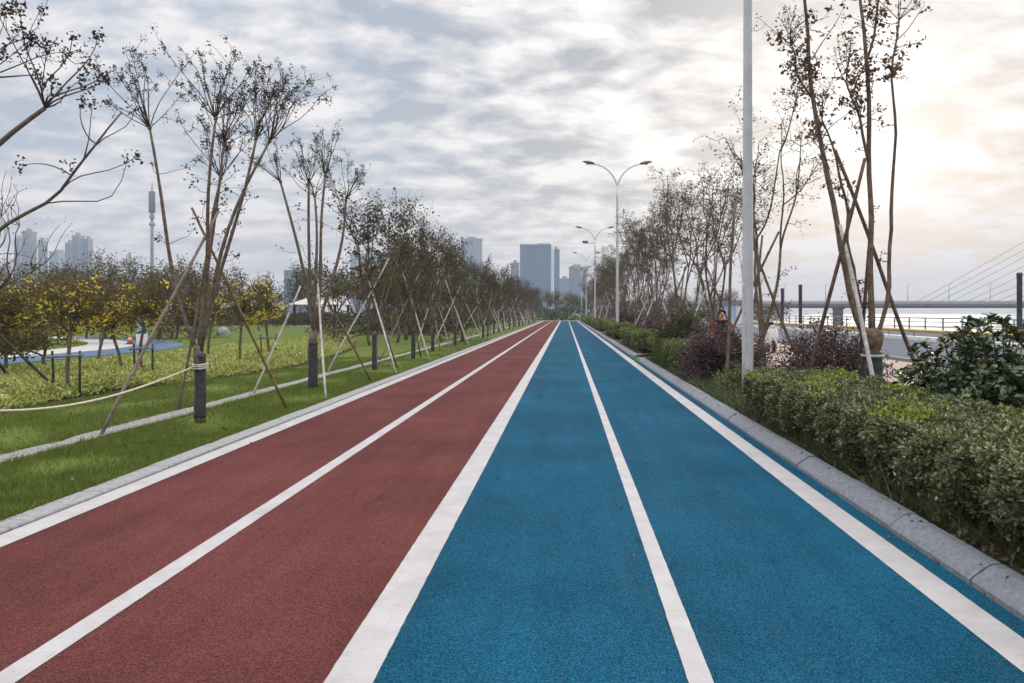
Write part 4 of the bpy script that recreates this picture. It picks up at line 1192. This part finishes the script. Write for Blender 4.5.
# ------------------------------------------------------------------ street lamps
GLP = 'double-armed street lamps beside the blue track'


def street_lamp(label):
    root = empty('street_lamp', label=label, cat='street lamp', group=GLP)
    n = 12; zz = np.linspace(.06, 9.3, n)
    MB().tube(np.stack([np.zeros(n), np.zeros(n), zz], 1), np.linspace(.102, .062, n), 20).build('pole', M['steel'], root)
    b = MB(); b.bbox(-.2, .2, -.2, .2, 0, .07, .02); b.lathe([(.13, .07), (.135, .16), (.115, .2)], (0, 0, 0), 20); b.build('base_plate', M['steel'], root)
    d = MB(); d.bbox(-.06, .06, -.108, -.096, .62, 1.0, .01); d.build('access_door', M['steel'], root)
    for s in (-1, 1):
        pts = np.array([(0, 0, 9.2), (s * .10, 0, 9.55), (s * .36, 0, 10.0), (s * .72, 0, 10.32), (s * 1.1, 0, 10.5), (s * 1.45, 0, 10.58)])
        u = np.linspace(0, 5, 24); Q = np.stack([np.interp(u, range(6), pts[:, k]) for k in range(3)], 1)
        for _ in range(3): Q[1:-1] = (Q[:-2] + 2 * Q[1:-1] + Q[2:]) / 4
        MB().tube(Q, np.linspace(.05, .033, 24), 10).build('arm', M['steel'], root)
        # flattened head, thicker at its middle, tilted up a little
        hd = MB(); seg = 12; us = np.linspace(0, 1, 9); V = []
        for q in us:
            w = .20 * (sin(pi * min(1, q * .9 + .12)) ** .6); hh = .125 * (sin(pi * min(1, q * .85 + .13)) ** .7)
            for a in np.arange(seg) * 2 * pi / seg:
                V.append((s * (1.38 + .74 * q), w * cos(a), 10.57 + .13 * q + hh * sin(a) * (1.0 if sin(a) > 0 else .55)))
        hd.add(V, [(k * seg + i, k * seg + (i + 1) % seg, (k + 1) * seg + (i + 1) % seg, (k + 1) * seg + i) for k in range(8) for i in range(seg)], 0, True)
        hd.addf([list(range(seg)), list(range(8 * seg, 9 * seg))])
        ho = hd.build('lamp_head', M['lampgrey'], root)
        ln = MB(); ln.lathe([(.02, -.06), (.09, -.045), (.11, .0)], (s * 1.78, 0, 10.575), 14); ln.build('lens', M['lens'], ho)
    return root


lamp = street_lamp('nearest tall pale lamp post, its arms above the picture')
lamp['label'] = 'nearest pale lamp post, standing at the end of the long clipped hedge'
lamp.location = (3.15, 11.8, -.05)
for y, lab in ((41.5, 'tallest-looking complete street lamp with two curved arms'), (73, 'second complete street lamp, with a small camera box below its arms'), (104, 'farthest and smallest street lamp over the blue track'), (135, 'street lamp beyond the end of the track, half lost in trees')):
    o = copy_thing(lamp, (3.15, y, .05), rg.uniform(-.05, .05), 1.0, lab)
    if y == 73:
        mb = MB(); mb.box(-1.15, 0, -.02, .02, 8.9, 8.95); mb.bbox(-1.35, -.75, -.12, .12, 8.95, 9.2, .04); mb.build('camera_box', M['lampgrey'], o)

# ------------------------------------------------------------------ riverside: barrier, railing, posts
root = empty('yellow_barrier', (19.9, 0, 0), label='low yellow pipe barrier on pale concrete along the riverside road', cat='barrier')
MB().bbox(-.12, .12, -10, 160, 0, .24, .03).build('concrete_base', M['white'], root)
MB().tube([(0, -10, .56), (0, 60, .56), (0, 160, .56)], .085, 10).build('pipe_rail', M['yellow'], root)
pm = MB().tube([(0, 0, .2), (0, 0, .56)], .05, 8).mesh('post', M['yellow'])
for k in range(57):
    o = bpy.data.objects.new('post', pm); COL.objects.link(o); o.parent = root; o.location = (0, -9 + 3 * k, 0)

root = empty('river_railing', (28.2, 0, 0), label='grey metal railing along the river edge', cat='railing')
for zz in (1.15, .85, .48): MB().tube([(0, -5, zz), (0, 80, zz), (0, 170, zz)], .045 if zz > 1 else .03, 8).build('rail', M['railgrey'], root)
pm = MB().bbox(-.05, .05, -.05, .05, 0, 1.14, .015).mesh('post', M['railgrey'])
for k in range(70):
    o = bpy.data.objects.new('post', pm); COL.objects.link(o); o.parent = root; o.location = (0, -4 + 2.5 * k, 0)
# denser picket panel close to the end post
root = empty('picket_panel', (27.6, 40.5, 0), label='short picket panel in front of the river railing', cat='railing')
for zz in (.3, 1.1): MB().tube([(0, -3.0, zz), (0, 0, zz), (0, 1.6, zz)], .04, 8).build('rail', M['railgrey'], root)
pm = MB().bbox(-.035, .035, -.035, .035, 0, 1.12, .01).mesh('picket', M['railgrey'])
for k in range(11):
    o = bpy.data.objects.new('picket', pm); COL.objects.link(o); o.parent = root; o.location = (0, -2.9 + .44 * k, 0)


def column(label):
    root = empty('light_column', label=label, cat='light column', group='navy light columns on the river promenade')
    MB().lathe([(.16, .05), (.15, .1), (.15, 3.75), (.165, 3.78), (.165, 3.95), (.12, 4.0)], (0, 0, 0), 14).build('column', M['navy'], root)
    MB().bbox(-.24, .24, -.24, .24, 0, .06, .02).build('base_plate', M['navy'], root)
    return root


c0 = column('navy light column standing alone near the picket panel'); c0.location = (27.4, 41.2, 0)
copy_thing(c0, (20.3, 59.0, 0), 0, 1.0, 'taller-looking of the two navy columns beyond the purple shrub')
copy_thing(c0, (21.6, 68.0, 0), 0, 1.0, 'shorter-looking of the two navy columns beyond the purple shrub')

# ------------------------------------------------------------------ bridge over the river
BY = 300.0
def bX(px): return (px - VX) / F * BY
def bZ(py): return H + (VY - py) / F * BY
br = empty('cable_stayed_bridge', (bX(838), BY, -4), label='long grey cable-stayed bridge crossing the river under slanting cables', cat='bridge')
o3 = (bX(838), BY, -4)
def bmb(): return MB()
zt, zb = bZ(302.5), bZ(308)
d = MB(); d.box(20 - o3[0], 760 - o3[0], -9, 9, zb + 4 + .8, zt + 4); d.box(20 - o3[0], 760 - o3[0], -6, 6, zb + 4, zb + 4 + .797); d.build('deck', M['concrete_dark'], br)
d = MB(); d.box(20 - o3[0], 760 - o3[0], -9.25, -9.003, zt + 4 - .6, zt + 4 + .55); d.build('parapet', M['concrete'], br)
for px in (640, 735, 838, 1190, 1540):
    x = bX(px) - o3[0]
    w = MB(); w.lathe([(2.5, -1), (2.2, 0), (2.15, zb + 3.2), (2.6, zb + 3.99)], (x, 0, 0), 20); w.build('pier', M['concrete_dark'], br)
px0 = 1190
p = MB(); xx = bX(px0) - o3[0]
for s in (-1, 1): p.tube([(xx, s * 11, zt + 2), (xx, s * 6, 50), (xx, s * .8, bZ(148) + 4)], [2.2, 1.8, 1.4], 8)
p.build('pylon', M['concrete_dark'], br)
for a, ye in ((905, 238), (915, 246), (927, 253), (938, 262), (953, 270), (965, 279), (980, 286.5), (993, 293), (1008, 297.5)):
    y0 = 302 - (px0 - a) * (302 - ye) / (1024 - a)
    MB().tube([(bX(a) - o3[0], -9.4, zt + 4), (xx, -.9, bZ(y0) + 4)], .10, 6).build('cable', M['railgrey'], br)
    MB().tube([(2 * xx - bX(a) + o3[0], -9.4, zt + 4), (xx, -.9, bZ(y0) + 4)], .10, 6).build('cable', M['railgrey'], br)
lm = MB().tube([(0, 0, 0), (0, 0, 7.2), (.5, 0, 7.8), (1.4, 0, 7.9)], [.13, .09, .08, .07], 6).mesh('lamp_post', M['railgrey'])
for k in range(-6, 18):
    o = bpy.data.objects.new('lamp_post', lm); COL.objects.link(o); o.parent = br; o.location = (bX(898 + 40 * k) - o3[0], -8.6, zt + 4)

# ------------------------------------------------------------------ kiosk, scooter, people
kx, ky = (730.5 - VX) / F * 62, 62
root = empty('riverside_kiosk', (kx, ky, 0), label='small blue and white kiosk beyond the people in red', cat='kiosk')
MB().box(-1.1, 1.1, -.9, .9, .02, .25).build('plinth', M['concrete'], root)
MB().box(-1.0, 1.0, -.8, .8, .25, 2.35).build('body', M['bluepanel'], root)
for x in (-.95, -.3, .35, .95): MB().box(x - .05, x + .05, -.87, -.803, .25, 2.35).build('mullion', M['white'], root)
MB().box(-1.2, 1.2, -1.0, 1.0, 2.352, 2.55).build('roof', M['railgrey'], root)
MB().box(.41, .89, -.85, -.803, .3, 2.1).build('door', M['white'], root)


def person(name, loc, rz, coat, label, vest=False, scale=1.0, arms=.35):
    root = empty(name, loc, rz, label=label, cat='person'); root.scale = (scale,) * 3
    def skin(nm, verts, edges, radii, m, sub=2, par=root):
        me = bpy.data.meshes.new(nm); me.from_pydata(verts, edges, []); me.materials.append(m)
        o = bpy.data.objects.new(nm, me); COL.objects.link(o); o.parent = par
        md = o.modifiers.new('skin', 'SKIN'); md.use_smooth_shade = True
        for i, r in enumerate(radii): me.skin_vertices[0].data[i].radius = r if isinstance(r, tuple) else (r, r)
        me.skin_vertices[0].data[0].use_root = True
        o.modifiers.new('sub', 'SUBSURF').levels = sub; o.modifiers['sub'].render_levels = sub
        return o
    e = arms
    V = [(0, 0, .93), (0, 0, 1.15), (0, 0, 1.38), (0, 0, 1.46), (0, -.01, 1.53), (0, -.015, 1.62), (0, -.01, 1.70), (0, -.115, 1.60),
         (.17, 0, 1.40), (.22 + .1 * e, .0, 1.14), (.24 + .1 * e, -.16, .93), (.245 + .1 * e, -.20, .85), (-.17, 0, 1.40), (-.22 - .1 * e, 0, 1.14), (-.24 - .1 * e, -.14, .92), (-.245 - .1 * e, -.18, .84),
         (.10, 0, .88), (.11, -.02, .48), (.11, .02, .08), (.12, -.14, .04), (-.10, 0, .88), (-.11, .02, .48), (-.11, .06, .08), (-.12, -.10, .04)]
    E = [(0, 1), (1, 2), (2, 3), (3, 4), (4, 5), (5, 6), (5, 7), (2, 8), (8, 9), (9, 10), (10, 11), (2, 12), (12, 13), (13, 14), (14, 15), (0, 16), (16, 17), (17, 18), (18, 19), (0, 20), (20, 21), (21, 22), (22, 23)]
    R = [(.15, .10), (.14, .10), (.15, .10), .06, .06, (.085, .10), .07, .018, .06, .045, .035, .03, .06, .045, .035, .03, .085, .06, .042, .04, .085, .06, .042, .04]
    skin('body', V, E, R, M['skin'])
    k = [0, 1, 2, 8, 9, 10, 12, 13, 14]
    idx = {v: i for i, v in enumerate(k)}
    Ej = [(idx[a], idx[b]) for a, b in E if a in idx and b in idx]
    Rj = [(.185, .135), (.175, .13), (.18, .13), .082, .066, .056, .082, .066, .056]
    skin('jacket', [V[i] for i in k], Ej, Rj, M[coat])
    k = [0, 16, 17, 18, 20, 21, 22]; idx = {v: i for i, v in enumerate(k)}
    skin('trousers', [V[i] for i in k], [(idx[a], idx[b]) for a, b in E if a in idx and b in idx], [(.165, .12), .105, .08, .065, .105, .08, .065], M['darkcloth'])
    for s in (0, 1):
        x = .12 if s == 0 else -.12
        MB().bbox(x - .05, x + .05, -.2 + .04 * s, .08 + .04 * s, .0, .09, .02).build('shoe', M['black'], root)
    h = MB(); seg = 14
    V2 = []; 
    for ph in np.linspace(0, 1.75, 8):
        for a in np.arange(seg) * 2 * pi / seg:
            front = -sin(a) > .35
            p_ = min(ph, 1.0) if front else ph
            V2.append((.112 * sin(p_) * cos(a), -.005 + .13 * sin(p_) * sin(a), 1.645 + .125 * cos(p_)))
    h.add(V2, [(k * seg + i, k * seg + (i + 1) % seg, (k + 1) * seg + (i + 1) % seg, (k + 1) * seg + i) for k in range(7) for i in range(seg)], 0, True)
    h.build('hair', M['hair'], root)
    ey = MB()
    for s in (-1, 1): ey.lathe([(.001, -.012), (.012, 0), (.001, .012)], (s * .035, -.112, 1.63), 8)
    ey.build('eyes', M['black'], root)
    if vest:
        v = MB(); n = 10
        zs = np.linspace(.92, 1.42, n)
        V3 = []
        for zq in zs:
            for a in np.linspace(radians(205), radians(335), 9):
                V3.append((.225 * cos(a), .185 * sin(a), zq))
        v.add(V3, [(j * 9 + i, j * 9 + i + 1, j * 9 + i + 10, j * 9 + i + 9) for j in range(n - 1) for i in range(8)], 0, True)
        V3 = [(x * 1.03, y * 1.06, zq) for x, y, zq in V3]
        v.add(V3, [(j * 9 + i, j * 9 + i + 1, j * 9 + i + 10, j * 9 + i + 9) for j in range(n - 1) for i in range(8)], 0, True)
        v.build('vest', M['darkcloth'], root)
    return root


person('person', ((722.5 - VX) / F * 20.5, 20.5, .02), radians(-25), 'redcloth', 'person in a red jacket with a black front, standing by the promenade', True, .95, 1.0)
person('person', ((692.5 - VX) / F * 38, 38, .02), radians(20), 'orangecloth', 'person in an orange-red jacket farther along the promenade', False, 1.0, .6)


def scooter(loc, rz, label):
    root = empty('scooter', loc, rz, label=label, cat='scooter')
    for y in (-.62, .62):
        th = np.linspace(0, 2 * pi, 25)
        w = MB(); w.tube(np.stack([np.zeros(25), y + .2 * np.cos(th), .24 + .2 * np.sin(th)], 1), .055, 10)
        wo = w.build('wheel', M['tyre'], root)
        rm = MB(); rm.tube([(-.045, y, .24), (.045, y, .24)], .13, 14); rm.tube([(-.07, y, .24), (.07, y, .24)], .03, 8); rm.build('rim', M['railgrey'], wo)
    def loft(secs, mname, nm):
        mb = MB(); seg = 12; V = []
        for (y, zc, w, h) in secs:
            for a in np.arange(seg) * 2 * pi / seg:
                ca, sa = cos(a), sin(a); V.append((w * (abs(ca) ** .7) * (1 if ca > 0 else -1), y, zc + h * (abs(sa) ** .7) * (1 if sa > 0 else -1)))
        k = len(secs)
        mb.add(V, [(j * seg + i, j * seg + (i + 1) % seg, (j + 1) * seg + (i + 1) % seg, (j + 1) * seg + i) for j in range(k - 1) for i in range(seg)], 0, True)
        mb.addf([list(range(seg)), list(range((k - 1) * seg, k * seg))]); return mb.build(nm, M[mname], root)
    loft([(-.98, .62, .07, .05), (-.85, .6, .15, .12), (-.5, .55, .19, .17), (-.15, .48, .17, .18), (.0, .36, .15, .08), (.35, .33, .15, .06), (.45, .36, .12, .06)], 'white', 'body')
    loft([(-.88, .76, .10, .04), (-.6, .79, .15, .06), (-.2, .77, .13, .06), (.02, .72, .07, .04)], 'black', 'seat')
    fs = MB(); V = []
    for (y, zz, w) in ((.42, .34, .16), (.46, .6, .21), (.42, .85, .20), (.36, 1.02, .12)):
        for q in np.linspace(-1, 1, 7): V.append((w * q, y + .10 * (1 - q * q), zz))
    for (y, zz, w) in ((.42, .34, .16), (.46, .6, .21), (.42, .85, .20), (.36, 1.02, .12)):
        for q in np.linspace(-1, 1, 7): V.append((w * q, y - .03 + .10 * (1 - q * q), zz))
    fs.add(V, [(j * 7 + i, j * 7 + i + 1, j * 7 + i + 8, j * 7 + i + 7) for j in range(3) for i in range(6)] + [(28 + j * 7 + i, 28 + j * 7 + i + 1, 28 + j * 7 + i + 8, 28 + j * 7 + i + 7) for j in range(3) for i in range(6)], 0, True)
    fs.build('front_shield', M['white'], root)
    MB().tube([(0, .62, .24), (0, .52, .6), (0, .36, 1.02)], [.035, .035, .03], 8).build('fork', M['railgrey'], root)
    MB().tube([(-.34, .26, 1.06), (-.15, .36, 1.05), (0, .38, 1.04), (.15, .36, 1.05), (.34, .26, 1.06)], .018, 8).build('handlebar', M['black'], root)
    hl = MB(); hl.bbox(-.1, .1, .34, .47, .92, 1.08, .03); hl.build('headlight', M['lens'], root)
    for s in (-1, 1):
        mb = MB(); mb.tube([(s * .22, .33, 1.06), (s * .30, .31, 1.22)], .007, 6); mb.lathe([(.002, -.05), (.045, -.02), (.05, .02), (.002, .05)], (s * .31, .31, 1.26), 10); mb.build('mirror', M['black'], root)
    tb = MB(); tb.bbox(-.2, .2, -1.0, -.62, .84, 1.2, .03); tb.build('top_box', M['black'], root)
    return root


sy = 27.0
scooter(((771 - VX) / F * sy, sy, .02), radians(172), 'white and black scooter parked on the promenade behind the near lamp post')

# ------------------------------------------------------------------ small things beyond the ground cover
sx, sy = (142 - VX) / F * 33.5, 33.5
root = empty('info_sign', (sx, sy, 0), radians(12), label='slim upright sign panel, pale teal above and white below, beside the far path', cat='sign')
MB().bbox(-.22, .22, -.06, .06, .55, 1.42, .02).build('upper_panel', M['teal'], root)
d = MB(); d.add([(-.221, -.064, .52), (.221, -.064, .52), (.221, -.064, .86), (-.221, -.064, .62), (-.221, -.068, .52), (.221, -.068, .52), (.221, -.068, .86), (-.221, -.068, .62)], [(0, 1, 2, 3), (4, 5, 6, 7), (0, 4, 5, 1), (1, 5, 6, 2), (2, 6, 7, 3), (3, 7, 4, 0)]); d.build('dark_wedge', M['tealdark'], root)
MB().bbox(-.24, .24, -.08, .08, 0, .548, .02).build('base_panel', M['white'], root)
root = empty('traffic_cone', ((130 - VX) / F * 34, 34, 0), label='small orange cone standing on the far path edge', cat='cone')
MB().bbox(-.17, .17, -.17, .17, 0.01, .05, .02).build('foot', M['black'], root)
MB().lathe([(.14, .05), (.09, .25), (.05, .48), (.03, .52)], (0, 0, 0), 14).build('cone', M['orange'], root)
MB().lathe([(.098, .24), (.078, .33)], (0, 0, 0), 14).build('white_band', M['white'], root)
root = empty('utility_box', ((26 - VX) / F * 58, 58, 0), label='small white box with a pitched lid on the far lawn', cat='box')
MB().bbox(-.32, .32, -.25, .25, 0, .5, .02).build('cabinet', M['white'], root)
d = MB(); d.add([(-.38, -.3, .5), (.38, -.3, .5), (.38, .3, .5), (-.38, .3, .5), (-.2, 0, .72), (.2, 0, .72)], [(0, 1, 5, 4), (2, 3, 4, 5)]); d.addf([(0, 4, 3), (1, 2, 5)]); d.addf([(0, 3, 2, 1)]); d.build('lid', M['white'], root)
g = MB(); r_ = np.random.default_rng(5); seg = 16; V = []
for ph in np.linspace(.02, pi * .62, 9):
    for a in np.arange(seg) * 2 * pi / seg:
        rr = 1 + .06 * sin(3 * a + ph * 4) + r_.normal(0, .015); V.append((.42 * rr * sin(ph) * cos(a), .42 * rr * sin(ph) * sin(a), .26 + .4 * rr * cos(ph)))
g.add(V, [(k * seg + i, k * seg + (i + 1) % seg, (k + 1) * seg + (i + 1) % seg, (k + 1) * seg + i) for k in range(8) for i in range(seg)], 0, True)
o = g.build('boulder', M['stone'], label='pale rounded boulder at the wood edge behind the roped tree', cat='boulder'); o.location = ((223 - VX) / F * 44, 44, 0)

px, py = (322 - VX) / F * 76, 76
root = empty('garden_pavilion', (px, py, 0), label='open timber pavilion with a pale pyramid roof in the wood', cat='pavilion')
d = MB(); d.add([(-2.7, -2.7, 2.45), (2.7, -2.7, 2.45), (2.7, 2.7, 2.45), (-2.7, 2.7, 2.45), (0, 0, 3.75)], [(0, 1, 4), (1, 2, 4), (2, 3, 4), (3, 0, 4)]); d.addf([(3, 2, 1, 0)]); d.build('roof', M['roof_white'], root)
for sx in (-2.2, 2.2):
    for sy in (-2.2, 2.2): MB().box(sx - .11, sx + .11, sy - .11, sy + .11, 0, 2.44).build('column', M['timber'], root)
for a in ((-2.2, 2.2, -2.3, -2.1), ): MB().box(-2.08, 2.08, 2.15, 2.25, .3, .9).build('rail', M['timber'], root)
MB().box(-2.5, 2.5, -2.5, 2.5, 0.0, .12).build('floor', M['concrete'], root)

hx, hy = (34 - VX) / F * 92, 92
root = empty('low_building', (hx, hy, 0), radians(-20), label='low grey building with dark openings behind the wood', cat='building')
MB().box(-7, 7, 0, 5, 0, 3.2).build('wall', M['concrete_dark'], root)
for k in range(7): 
    w = MB().box(-6.5 + 1.9 * k, -5.2 + 1.9 * k, -.05, -.003, .5, 2.4).build('window', M['navy'], root)
MB().box(-7.4, 7.4, -.5, 5.4, 3.203, 3.5).build('roof', M['concrete'], root)


# ------------------------------------------------------------------ city beyond
def tower(px0, px1, ytop, Y, label, fac, depth=24, steps=None, name='tower_block', plant=True, zbase=-.5):
    x0, x1 = (px0 - VX) / F * Y, (px1 - VX) / F * Y; zt = H + (VY - ytop) / F * Y; xm = (x0 + x1) / 2; w = (x1 - x0) / 2
    root = empty(name, (xm, Y, 0), label=label, cat='tower block', group='far city towers')
    MB().box(-w, w, 0, depth, zbase, zt).build('facade', M[fac], root)
    MB().box(-w - .4, w + .4, -.4, depth + .4, zt + .003, zt + 1.3).build('parapet', M['concrete_dark'], root)
    if plant: MB().box(-w * .5, w * .3, depth * .3, depth * .7, zt + 1.306, zt + 5).build('roof_plant', M['concrete_dark'], root)
    return root, xm, w, zt


# the broad glass block straight ahead, storey by storey
Y = 820.0
x0, x1 = (520 - VX) / F * Y, (551 - VX) / F * Y; zt = H + (VY - 246) / F * Y
root = empty('glass_office_block', (x0, Y, 0), label='broad blue glass office block with its side painted sky-bright above the track', cat='office block')
wd = x1 - x0
MB().box(0, wd, 0, 30, -.5, zt).build('curtain_wall', M['glass'], root)
ns = 26; fh = zt / ns
sm = MB().box(0, wd, -.35, -.003, -fh * .16, fh * .16).mesh('storey_band', M['spandrel'])
for k in range(1, ns):
    o = bpy.data.objects.new('storey_band', sm); COL.objects.link(o); o.parent = root; o.location = (0, 0, k * fh)
MB().box(-.3, wd + .3, -.6, 30.3, zt + .003, zt + 2.2).build('roof_parapet', M['spandrel'], root)
MB().box(wd + .003, wd + 3.0, -.3, 30, -.5, zt - 1).build('sky_bright_side', M['pale_and_sheen'], root)  # pale colour stands in for sky reflected in the glass side
MB().box(wd * .55, wd * .95, 5, 20, zt + 2.206, zt + 4.2).build('roof_plant', M['pale_and_sheen'], root)
tower(553, 559.5, 250, 870, 'slim dark tower tucked behind the broad glass block', 'fac_a', 30)
tower(569, 587, 267.5, 980, 'pale blue tower at the end of the row of lamps', 'fac_a', 26)
tower(559.5, 571, 279, 1080, 'lowest pale block between the two blue towers', 'fac_c', 26)
tower(511, 519, 263.5, 950, 'slim pale tower just beside the broad glass block', 'fac_b', 24)
tower(461, 482, 239, 1250, 'broad grey tower rising out of the roadside trees', 'fac_c', 26)
tower(350, 398, 254, 1250, 'wide pale block half hidden by the leafy trees', 'fac_c', 30, plant=False)
tower(284, 312, 271, 800, 'blue block seen between the stems of the second bare tree', 'fac_a', 26)
tower(22, 31, 232, 900, 'tallest brown-grey tower of the pair beyond the drooping branches', 'fac_b', 10)
tower(38, 42, 241, 905, 'blue-grey tower leaning close to the tallest of its cluster', 'fac_a', 10)
tower(14, 19, 239, 940, 'shorter grey tower at the edge of the far cluster', 'fac_b', 10)
tower(49, 58, 252, 1100, 'low pale block between the two far clusters', 'fac_c', 30)
tower(65, 70, 243.5, 900, 'lower stepped tower of the blue-grey cluster', 'fac_a', 10)
tower(72, 79, 236, 910, 'middle and tallest tower of the blue-grey cluster', 'fac_a', 10)
tower(84, 88, 239.5, 920, 'pale end tower of the blue-grey cluster', 'fac_b', 10)

Y = 620.0
root = empty('telecom_mast', ((152 - VX) / F * Y, Y, 0), label='tall grey telecom mast with a thick cylindrical head', cat='mast')
zz = lambda py: H + (VY - py) / F * Y
MB().tube([(0, 0, -.5), (0, 0, zz(240)), (0, 0, zz(226))], [1.7, 1.4, 1.2], 14).build('shaft', M['concrete_dark'], root)
MB().lathe([(1.2, zz(226)), (2.6, zz(225.5)), (2.6, zz(223)), (1.3, zz(222.5)), (1.3, zz(219)), (2.3, zz(218.5)), (2.3, zz(216.5)), (1.3, zz(213))], (0, 0, 0), 14).build('platform', M['concrete_dark'], root)
MB().lathe([(1.3, zz(213)), (2.7, zz(212.5)), (2.7, zz(192)), (2.2, zz(191.2))], (0, 0, 0), 14).build('head', M['navy'], root)
MB().tube([(0, 0, zz(190)), (0, 0, zz(187)), (0, 0, zz(182))], [.7, .4, .2], 8).build('antenna', M['navy'], root)

# ------------------------------------------------------------------ haze
m = bpy.data.materials.new('haze'); m.use_nodes = True; t = NT(m.node_tree)
t.n.remove(t.n['Principled BSDF'])
pv = t.new('ShaderNodeVolumePrincipled'); pv.inputs['Color'].default_value = (.76, .85, 1.0, 1); pv.inputs['Density'].default_value = .00048; pv.inputs['Anisotropy'].default_value = .0
t.link(pv.outputs[0], t.n['Material Output'].inputs['Volume'])
o = MB().box(-1500, 1500, -60, 2450, -5.5, 128).build('haze', m, kind='stuff')
